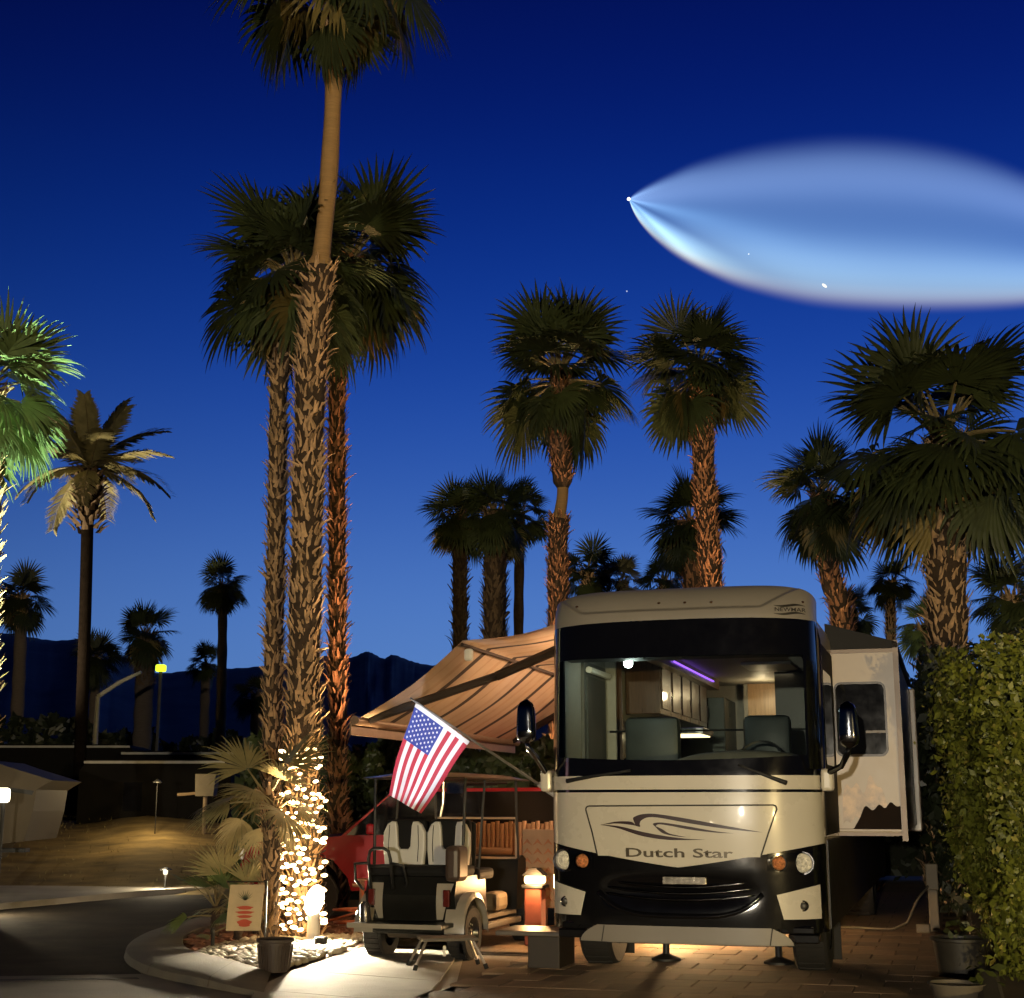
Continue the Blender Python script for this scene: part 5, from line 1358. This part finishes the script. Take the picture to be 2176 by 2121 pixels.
# dark hedge closing the alley behind the coach
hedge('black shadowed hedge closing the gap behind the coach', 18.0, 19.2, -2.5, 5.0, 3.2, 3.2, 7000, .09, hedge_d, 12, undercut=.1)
# far dark hedge row and shrubs across the road
for k, (u0, u1, v0, D, lab) in enumerate(((-200, 190, 1535, 46, 'dark shrub mass at the far left below the small palm'), (150, 330, 1552, 50, 'low dark shrubs at the foot of the street lamp'), (300, 620, 1566, 54, 'low dark hedge behind the trailers left of the lit palms'))):
    a, b = at(u0, v0, D), at(u1, v0, D); root = thing('shrub_row', lab, 'shrub', Vector((a.x, D, 0)), 0, 'shrubs across the road'); rg = np.random.default_rng(20 + k); n = 2600
    x = rg.uniform(0, b.x - a.x, n); tf = rg.uniform(0, 1, n); hh = a.z * (1 + .05 * np.sin(x * 1.9 + k) + .04 * np.sin(x * 4.3))
    P = np.stack([x, -.4 * rg.uniform(0, 1, n) + .4 * np.sin(x * 2 + tf * 5), hh * np.sqrt(tf)], 1)
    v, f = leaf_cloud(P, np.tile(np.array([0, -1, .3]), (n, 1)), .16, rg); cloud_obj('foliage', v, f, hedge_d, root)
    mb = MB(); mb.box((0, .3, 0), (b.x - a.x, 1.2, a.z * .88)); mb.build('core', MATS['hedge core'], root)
# small fan palm beside the lit trunk
palm('young fan palm with pale fronds at the foot of the lit cluster', 'ground', [(570, 2000), (574, 1880), (578, 1770), (570, 1690)], 16.6, .19, boots='objects', boot_len=.12, boot_n=110, n_fr=15, rad=.52, pet=.38, seed=207, els=(62, -28), fr_mats=[frond_t, stalk], spread=1.5, droops=(.3, .4, .6, .8), nseg=26)
for k, (u, v, r_, lab) in enumerate(((505, 1990, .42, 'spiky pale shrub palm behind the garden flag'), (455, 1985, .34, 'low green shrub palm left of the garden flag'), (545, 1992, .30, 'small fan shrub against the young palm trunk'))):
    palm(lab, 'ground', [(u, v), (u + 4, v - 60 - 40 * (k == 2))], 16.9 + .3 * k, .10, shag=None, n_fr=13, rad=r_, pet=r_ * .9, seed=220 + k, els=(85, 5), fr_mats=[frond_t if k != 1 else frond_b, stalk], droops=(.2, .3, .4, .5), spread=1.2, name='shrub_palm', nseg=20)

# ================================================================== LIGHTS ON THE PALM
sl = thing('string_lights', 'warm white string lights wound round the tall palm trunk', 'string lights', (0, 0, 0))
V2, F2 = ico(2); bb = MB(); bb.add((V2 * np.array([.032, .024, .019])).tolist(), F2); bulb_me = bb.mesh('bulb', warm_bulb, True)
wire = []; rg = random.Random(77); turns = 27
def on_wire(k):
    t = k / (turns * 24); a = k / 24 * 2 * PI
    return at(644, 1980 - 385 * t, 17.3) + Vector((math.cos(a), math.sin(a), 0)) * (.275 + .01 * math.sin(k * 1.3)) + Vector((0, 0, .02 * math.sin(k * .9)))
wire = [on_wire(k) for k in range(turns * 24 + 1)]
mb = MB(); mb.tube(wire, .005, 4, cap=False); mb.build('wire', black_mat, sl)
k = 0.0
while k < turns * 24:
    k += rg.uniform(1.0, 1.9); t = k / (turns * 24); fc_ = -math.sin(k / 24 * 2 * PI)
    if t > 1 or rg.random() > max(0, fc_) ** .9: continue
    if rg.random() < (.0 if t < .80 else .5 if t < .94 else .0): continue
    o = link('bulb', bulb_me, sl); s = rg.uniform(.8, 1.2)
    o.matrix_local = T(on_wire(k) + Vector((0, -.035, rg.uniform(-.03, .03)))) @ rot(0, R(rg.uniform(-18, 18))) @ Matrix.Diagonal((s * rg.uniform(.9, 1.3), s, s, 1))
for v in (1930, 1850, 1760, 1650):
    lamp('string_glow', 'POINT', at(640, v, 17.3) + Vector((-.02, -.55, 0)), 4.5 if v > 1700 else 3, (1, .66, .30), None, .22)
lamp('string_glow', 'POINT', at(700, 1760, 18.2), 6, (1, .66, .30), None, .35)
# floodlight on a white post
fl = at(668, 1914, 16.9); fb = thing('path_floodlight', 'blinding white floodlight on a short white post beside the lit trunk', 'floodlight', Vector((fl.x, fl.y, .04)))
mb = MB(); mb.lathe([(.001, 0), (.075, 0), (.072, fl.z - .20), (.05, fl.z - .17), (.001, fl.z - .17)], 18); mb.build('post', white_plastic, fb, smooth=True)
hd = T((0, 0, fl.z - .04)) @ rot(R(10), R(16), R(78))
mb = MB(); mb.lathe([(.02, -.14), (.09, -.12), (.135, -.03), (.145, .02)], 20, 0, hd @ Matrix.Diagonal((.72, 1.25, .8, 1))); mb.build('head', steel, fb, smooth=True)
mb = MB(); mb.lathe([(.142, .015), (.125, .045), (.08, .07), (.03, .08), (.001, .082)], 20, 0, hd @ Matrix.Diagonal((.72, 1.25, .8, 1))); mb.build('lens', glow('floodlight lens', (1.0, .90, .68), 26), fb, smooth='all')
lamp('flood_lamp', 'SPOT', fl + Vector((.03, -.20, .0)), 1300, (1, .86, .60), None, .09, aim=fl + Vector((.9, -3.0, -.62)), cone=140, blend=.8)
# pot in front
pp = gr(583, 2072); pot = thing('planter_pot', 'brown ribbed plastic pot standing in front of the lit palms', 'pot', Vector((pp.x, pp.y, .03)))
mb = MB(); mb.lathe([(.001, .0), (.115, .0), (.118, .01), (.155, .27), (.178, .275), (.182, .30), (.172, .305), (.160, .29), (.145, .24), (.001, .24)], 32); mb.build('pot_body', M('pot plastic', (.055, .04, .032), .5, var=.2, stretch=(6, 6, .4)), pot, smooth=True)
mb = MB(); mb.lathe([(.143, .243), (.08, .262), (.001, .268)], 20); mb.build('soil', M('potting soil', (.03, .02, .014), .95), pot)
for k in range(26):
    if k == 0: rm = MB(); rm.box((-.005, -.004, .02), (.005, .004, .25)); rib_me = rm.mesh('rib', MATS['pot plastic'])
    a = 2 * PI * k / 26; o = link('rib', rib_me, pot); o.matrix_local = rot(a) @ T((.136, 0, .0)) @ Matrix.Rotation(R(7.8), 4, 'Y')
# garden flag
gp = at(519, 1985, 15.95); gfo = thing('garden_flag', 'small tan garden flag printed with a pineapple on a stand', 'garden flag', Vector((gp.x, gp.y, .05)))
w2, z0, z1 = .185, at(519, 1978, 15.95).z - .05, at(519, 1880, 15.95).z - .05
mb = MB(); mb.grid([[(-w2 + 2 * w2 * i / 12 + .03 * (j / 12 - .5), -.012 * math.sin(i * .8 + j * .3), z0 + (z1 - z0) * j / 12) for j in range(13)] for i in range(13)]); gc = mb.build('cloth', M('garden flag cloth', (.52, .40, .24), .85, var=.12), gfo, smooth='all')
mb = MB(); mb.tube([(w2 + .04, 0, -.05), (w2 + .04, 0, z1 + .03), (-w2 - .02, 0, z1 + .03)], .010, 6); mb.tube([(-w2 - .17, .1, -.05), (-w2 - .17, .1, .22)], .022, 6); mb.build('stand', black_mat, gfo)
pr_d, pr_r = M('print dark', (.08, .09, .05), .85), M('print red', (.42, .07, .035), .85)
mb = MB()
for k in range(9):
    a = R(30 + k * 15); l_ = .10 + .02 * (k % 2); zc = z0 + (z1 - z0) * .66
    mb.add([(-.008, -.018, zc), (.008, -.018, zc), (l_ * math.cos(a), -.018, zc + l_ * math.sin(a))], [(0, 1, 2)])
mb.build('printed_leaves', pr_d, gc, fix=False)
mb = MB()
for zc, ww, hh in ((.50, .085, .020), (.40, .095, .016), (.31, .08, .016), (.17, .075, .04)):
    c_z = z0 + (z1 - z0) * zc; mb.add([(ww * math.cos(a) * (1 + .2 * math.sin(5 * a)), -.018, c_z + hh * math.sin(a)) for a in [2 * PI * q / 18 for q in range(18)]], [tuple(range(18))])
mb.build('printed_fruit', pr_r, gc, fix=False)
# spigot with orange hose
hp_ = at(768, 1950, 18.6); hs = thing('hose_spigot', 'brass spigot post with an orange hose looped at its foot', 'hose', Vector((hp_.x, hp_.y, .04)))
zt_ = at(768, 1862, 18.6).z
mb = MB(); mb.tube([(0, 0, 0), (0, 0, zt_ - .1)], .03, 8); mb.tube([(0, 0, zt_ - .15), (-.12, 0, zt_ - .15)], .025, 8); mb.lathe([(.001, 0), (.07, .01), (.07, .03), (.001, .04)], 12, 0, T((0, 0, zt_ - .1))); mb.build('spigot', M('brass', (.35, .18, .10), .4, .5), hs)
mb = MB(); mb.tube([(.0, -.05, zt_ - .2), (.08, -.08, zt_ - .45), (.22, -.1, .18)] + [(.0 + .32 * math.cos(a), -.25 + .26 * math.sin(a), .03 + .012 * k) for k, a in enumerate([k * .5 for k in range(26)])] + [(-.7, -.1, .02), (-1.0, .1, .02)], .017, 6); mb.build('hose', M('orange hose', (.50, .12, .04), .5), hs, smooth='all')

# ================================================================== RIGHT FOREGROUND AND SIDE
for k, (u, v, r_, h_, lab) in enumerate(((2045, 2080, .26, .34, 'dark tub with plant cuttings beside the hedge kerb'), (2035, 2135, .22, .14, 'shallow pale rimmed saucer at the bottom right corner'))):
    p = gr(u, v); o = thing('plant_tub', lab, 'tub', Vector((p.x, p.y, .03)))
    mb = MB(); mb.lathe([(.001, 0), (r_ * .78, 0), (r_ * .96, h_ * .9), (r_ * 1.04, h_ * .92), (r_ * 1.05, h_), (r_ * .95, h_), (r_ * .9, h_ * .8), (.001, h_ * .78)], 30); mb.build('tub_body', M('tub plastic', (.03, .027, .022), .45, var=.2) if k == 0 else M('saucer clay', (.13, .11, .08), .5, var=.2), o, smooth=True)
    rg = np.random.default_rng(60 + k); n = 60 if k == 0 else 24
    a_ = rg.uniform(0, 6.28, n); rr = r_ * np.sqrt(rg.uniform(0, 1, n)) * .9
    P = np.stack([rr * np.cos(a_) + (.2 if k else .1), rr * np.sin(a_), h_ + rg.uniform(0, .14, n)], 1); v_, f_ = leaf_cloud(P, np.tile(np.array([0, -.3, 1.0]), (n, 1)), .05, rg); tag(cloud_obj('leaf_sprig', v_, f_, leafy('cuttings', (.05, .06, .012)), o), kind='stuff')
up_ = rvp(1980, 1860, 6.0); ub = thing('utility_pedestal', 'beige utility pedestal with a hanging cord beside the coach', 'utility box', lw(up_.x, 6.0, .03), -YAW)
mb = MB(); mb.box((-.06, -.06, 0), (.06, .06, .78), bev=.015); mb.box((-.075, -.08, .50), (.075, .0, .82), bev=.015); mb.build('post', M('pedestal beige', (.16, .13, .085), .6), ub)
mb = MB(); mb.tube([(-.05, -.08, .55), (-.18, -.2, .4), (-.32, -.25, .12), (-.5, -.2, .03), (-.9, -.1, .03), (-1.4, .1, .03)], .016, 6); mb.build('cord', M('cord', (.10, .085, .06), .6), ub, smooth='all')
mb = MB(); mb.box((-.22, -.3, 0), (-.05, -.12, .11), bev=.02); mb.build('valve_box', MATS['pedestal beige'], ub)

# ================================================================== ACROSS THE ROAD
# fifth wheel trailer at the left edge
a, b = at(-260, 1770, 25), at(105, 1630, 25); fw = thing('fifth_wheel_trailer', 'cream trailer with raised nose cut off by the left edge', 'trailer', Vector((a.x, 25, 0)), R(4))
L_ = b.x - a.x; zt = b.z
mb = MB(); mb.prism([(-4, .6), (-4, zt + .12), (L_ * .62, zt + .12), (L_ * .72, zt + .02), (L_, zt - .22), (L_ - .25, zt - .38), (L_ * .90, zt - .75), (L_ * .86, zt - 1.25), (L_ * .60, zt - 1.33), (L_ * .55, .6)], 0, 2.3, 'y'); mb.build('body', M('trailer cream', (.085, .064, .038), .7, var=.15, scale=2), fw)
mb = MB(); mb.prism([(L_ * .74, zt - .34), (L_ * .90, zt - .40), (L_ * .89, zt - .47), (L_ * .74, zt - .41)], -.012, .01, 'y'); mb.build('vent_slot', black_mat, fw)
mb = MB(); mb.prism([(L_ * .60, zt - 1.3), (L_ * .66, zt - .05), (L_ * .685, zt - .05), (L_ * .64, zt - 1.3)], -.02, .01, 'y'); mb.build('nose_trim', M('trailer trim', (.24, .20, .14), .5), fw)
mb = MB(); mb.prism(rrect(L_ * .05, L_ * .45, zt - .75, zt - .15, .08), -.015, .01, 'y'); mb.build('window', MATS['dark tinted pane'], fw)
mb = MB(); mb.box((-4, -.012, zt - 1.0), (L_ * .6, .01, zt - .93)); mb.build('stripe', M('trailer stripe', (.05, .03, .02), .6), fw)
mb = MB(); mb.box((-4, -.02, zt + .06), (L_ * .62, .01, zt + .125)); mb.build('gutter', MATS['trailer trim'], fw)
for x in (-1.2, -.3):
    mb = MB(); mb.lathe([(.2, -.1), (.36, -.1), (.38, 0), (.36, .1), (.2, .1)], 20, 0, T((x, .3, .38)) @ Matrix.Rotation(PI / 2, 4, 'X')); mb.build('wheel', rubber, fw)
mb = MB(); mb.box((L_ * .62, .3, .0), (L_ * .68, .5, .8)); mb.box((L_ * .55, .25, .75), (L_ * .85, .55, .82)); mb.build('landing_leg', black_mat, fw)
lb = at(4, 1690, 24.2); lt = thing('porch_lamp', 'bright white porch lamp at the left edge beside the trailer', 'lamp', Vector((lb.x, lb.y, 0)))
mb = MB(); mb.tube([(0, .1, 0), (0, .1, lb.z - .1), (0, 0, lb.z - .05)], .03, 6); mb.build('post', black_mat, lt)
mb = MB(); mb.box((-.13, -.08, lb.z - .12), (.13, .08, lb.z + .12), bev=.05); mb.build('lamp_glass', glow('porch lamp', (1, .88, .62), 5), lt)
lamp('porch_light', 'POINT', lb + Vector((-.5, -.6, 0)), 5, (1, .80, .48), None, .1)
# long dark trailers
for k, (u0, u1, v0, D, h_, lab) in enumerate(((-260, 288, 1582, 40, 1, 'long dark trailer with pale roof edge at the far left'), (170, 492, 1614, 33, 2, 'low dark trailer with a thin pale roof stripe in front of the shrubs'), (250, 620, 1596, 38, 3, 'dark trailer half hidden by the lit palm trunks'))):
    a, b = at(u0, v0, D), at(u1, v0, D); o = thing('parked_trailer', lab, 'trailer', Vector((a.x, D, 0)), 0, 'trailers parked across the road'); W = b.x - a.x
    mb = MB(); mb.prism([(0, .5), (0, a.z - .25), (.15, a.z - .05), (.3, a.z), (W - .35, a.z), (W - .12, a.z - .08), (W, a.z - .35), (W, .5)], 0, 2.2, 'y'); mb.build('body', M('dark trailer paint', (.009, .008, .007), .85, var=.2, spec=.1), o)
    mb = MB(); mb.box((.1, -.02, a.z - .09), (W - .15, -.002, a.z - .03)); mb.build('roof_stripe', M('pale stripe', (.42, .40, .36), .5), o)
    mb = MB(); mb.box((W * .3, -.015, a.z * .55), (W * .42, -.001, a.z * .8)); mb.build('window', MATS['dark tinted pane'], o)
    for x in (W * .5, W * .5 + .85):
        mb = MB(); mb.lathe([(.2, -.1), (.33, -.1), (.35, 0), (.33, .1), (.2, .1)], 18, 0, T((x, .2, .35)) @ Matrix.Rotation(PI / 2, 4, 'X')); mb.build('wheel', rubber, o)
p = at(437, 1690, 31); cb = thing('tongue_box', 'small cream box on a trailer tongue left of the lit palms', 'box', Vector((p.x, p.y, .0)))
zb_, zt_ = at(437, 1692, 31).z, at(437, 1645, 31).z
mb = MB(); mb.prism([(-.18, zb_), (-.20, zt_), (.24, zt_), (.20, zb_)], -.2, .2, 'y'); mb.build('box_body', M('box cream', (.11, .09, .06), .7), cb)
mb = MB(); mb.tube([(-.2, 0, zb_ + .06), (-.6, 0, zb_ + .03)], .035, 6); mb.tube([(0, 0, 0), (0, 0, zb_)], .05, 8); mb.build('tongue', M('tongue tan', (.16, .11, .065), .6), cb)
# street lamp
lb0, lb1, lb2 = at(203, 1560, 42), at(208, 1480, 42), at(300, 1428, 42); sp2 = thing('street_lamp', 'white street lamp pole with a long angled arm', 'street lamp', Vector((lb0.x, 42, 0)))
o_ = Vector((lb0.x, 42, 0)); mb = MB(); mb.tube([Vector((0, 0, 0)), lb0 - o_, lb1 - o_], [.09, .08, .07], 8); mb.build('pole', M('pole white', (.62, .60, .55), .45), sp2)
mb = MB(); mb.tube([lb1 - o_, (lb1 - o_).lerp(lb2 - o_, .5) + Vector((0, 0, .06)), lb2 - o_], [.07, .06, .05], 8); mb.build('arm', MATS['pole white'], sp2)
p = at(342, 1420, 41); lh = thing('signal_light', 'small yellow-green light shining beside the bushy palm', 'light', Vector((p.x, p.y, 0)))
mb = MB(); mb.box((-.14, -.1, p.z - .10), (.14, .1, p.z + .10), bev=.04); mb.build('lamp_glass', glow('signal', (.55, .75, .02), 2.6), lh)
mb = MB(); mb.tube([(0, 0, 0), (0, 0, p.z - .1)], .05, 6); mb.build('pole', M('thin pole', (.12, .11, .1), .6), lh)
# low garden lights across the road
for k, (u, v, pw, lab) in enumerate(((-45, 1930, 130, 'low path light glaring on the pale drive across the road, at the left edge'), (350, 1888, 45, 'low path light on the grass strip across the road'))):
    p = gr(u, v, .1); o = thing('path_light', lab, 'path light', Vector((p.x, p.y, .0)), 0, 'path lights across the road')
    mb = MB(); mb.tube([(0, 0, 0), (0, 0, .36)], .018, 6); mb.build('stem', black_mat, o)
    mb = MB(); mb.lathe([(.035, .34), (.045, .40), (.03, .42)], 10); mb.build('lamp_glass', glow('path lamp', (1, .86, .60), 2.0), o)
    mb = MB(); mb.lathe([(.02, .47), (.11, .43), (.12, .42), (.001, .425)], 14); mb.build('cap', black_mat, o)
    lamp('path_lamp', 'POINT', Vector((p.x, p.y - .15, .42)), pw, (1, .84, .55), None, .05)
p = at(330, 1752, 30.5); o = thing('bank_fill_light', 'small added light put in half way up to brighten the bank across the road', 'added light', Vector((p.x, p.y, 0)))
mb = MB(); mb.tube([(0, 0, 0), (0, 0, p.z + .85)], .010, 6); mb.build('stem', black_mat, o)
mb = MB(); mb.lathe([(.02, p.z + .93), (.10, p.z + .87), (.10, p.z + .85), (.001, p.z + .85)], 12); mb.build('shade', black_mat, o)
lamp('bank_fill_lamp', 'POINT', Vector((p.x, p.y - .5, p.z + .75)), 85, (1, .74, .36), None, .06)  # lamp put in to brighten the dry bank
# grass tufts on the strip and bank
tv, tf_ = [], []
rg = np.random.default_rng(31)
def tufts(n, fn, hgt, wid):
    o = sum(len(q) for q in tv); P = np.array([fn() for _ in range(n)]); a = rg.uniform(0, 6.28, n); h = hgt * rg.uniform(.5, 1.3, n)
    dx, dy = np.cos(a) * wid, np.sin(a) * wid; le = rg.normal(scale=.35, size=(n, 2)) * h[:, None]
    A = P + np.stack([dx, dy, 0 * dx], 1); B = P - np.stack([dx, dy, 0 * dx], 1); C = P + np.stack([le[:, 0], le[:, 1], h], 1)
    tv.append(np.stack([A, B, C], 1).reshape(-1, 3)); tf_.extend((np.arange(n * 3).reshape(n, 3) + o).tolist())
def strip():
    u = random.uniform(240, 480); p = gr(u, 1890 - .04 * (u - 240) - random.uniform(0, 9)); return (p.x, p.y, .03)
def bankp():
    x = random.uniform(-13, -4); t = random.random(); y = 26.5 + 9.5 * t + (x + 10) * -.12
    return (x, y, 1.25 * math.sin(min(1, t * 1.25) * PI / 2) ** 1.3 * (1 - .9 / (1 + math.exp(-(x + 3.2) * 1.6))))
tufts(2600, strip, .16, .010); tufts(1500, bankp, .07, .008)
me = bpy.data.meshes.new('grass'); me.from_pydata(np.concatenate(tv).tolist(), [], tf_); me.materials.append(M('dry grass', (.19, .15, .06), .8, var=.5, scale=1.5))
tag(link('grass', me), 'dry grass tufts on the strip and bank across the road', 'grass', kind='stuff')

# ================================================================== LAMPS OF THE PLACE OUT OF VIEW
# street lamps across the road in front of the coach, and uplights in the beds
for k, (x, y, z, pw, col, lab) in enumerate(((-5, -17, 2.4, 11500, (1, .88, .68), 'tall post lamp across the road, left of where the picture was taken'), (7, -13, 1.7, 9500, (1, .74, .32), 'short post lamp across the road, right of where the picture was taken'))):
    o = thing('post_lamp', lab, 'post lamp', Vector((x, y, 0)), 0, 'post lamps across the road in front of the coach')
    mb = MB(); mb.tube([(0, 0, 0), (0, 0, z - .25)], .06, 8); mb.build('post', black_mat, o)
    mb = MB(); V, F = ico(2); mb.add((V * .17).tolist(), F, 0, T((0, 0, z))); mb.build('globe', glow('post lamp globe', (1, .85, .6), 30), o, smooth='all')
    lamp('post_lamp_light', 'POINT', Vector((x, y + .3, z)), pw, col, None, .12)
for k, (x, y) in enumerate(((-6.5, -6), (-3.5, -8), (-1.0, -9), (3.2, -8), (5.2, -6.5))):
    o = thing('garden_bollard', '%s low bollard light in the row behind the viewer' % ('leftmost', 'second from left', 'middle', 'second from right', 'rightmost')[k], 'bollard', Vector((x, y, 0)), 0, 'bollard lights behind the viewer')
    mb = MB(); mb.tube([(0, 0, 0), (0, 0, .7)], .05, 8); mb.build('post', black_mat, o)
    mb = MB(); V, F = ico(2); mb.add((V * np.array([.12, .12, .15])).tolist(), F, 0, T((0, 0, .84))); mb.build('globe', glow('bollard globe', (1, .82, .55), 42), o, smooth='all')
def uplight(u, D, pw, col, aim_v, lab, cone=38, off=(-.3, -1.0)):
    b_ = at(u, aim_v, D); base = Vector((b_.x + off[0], D + off[1], .03)); o = thing('uplight', lab, 'uplight', base, 0, 'ground uplights at the palms')
    mb = MB(); mb.lathe([(.001, 0), (.07, 0), (.075, .12), (.06, .13)], 14); mb.build('housing', black_mat, o)
    mb = MB(); mb.lathe([(.06, .125), (.001, .135)], 14); mb.build('lens', glow('uplight lens', (1, .7, .4), 6), o)
    lamp('uplight_lamp', 'SPOT', base + Vector((0, 0, .17)), pw, col, None, .05, aim=b_, cone=cone, blend=.7)
uplight(1188, 27, 3200, (1, .58, .28), 1000, 'uplight behind the coach below the pinched palm', 30)
uplight(1495, 27, 2600, (1, .58, .28), 1000, 'uplight behind the coach below the slim palm', 30)
uplight(1052, 33, 1100, (1, .72, .42), 1280, 'uplight below the three small palms', 34)
uplight(2010, 22, 420, (1, .6, .3), 1300, 'uplight below the large dark palm', 40)
uplight(1765, 27, 700, (1, .66, .30), 1250, 'uplight below the leaning palm', 34)
uplight(655, 17.3, 2600, (1, .68, .36), 700, 'uplight at the foot of the tallest palm', 40, (.50, -1.0))
uplight(722, 22.6, 2600, (1, .52, .24), 1000, 'uplight at the foot of the right cluster palm', 26, (.9, -.9))
uplight(-30, 20, 15000, (.72, 1.0, .66), 830, 'strong uplight under the floodlit palm', 46, (1.5, -2.6))
uplight(190, 40, 10000, (1, .84, .52), 985, 'uplight under the date palm', 60, (-3.2, -3.6))
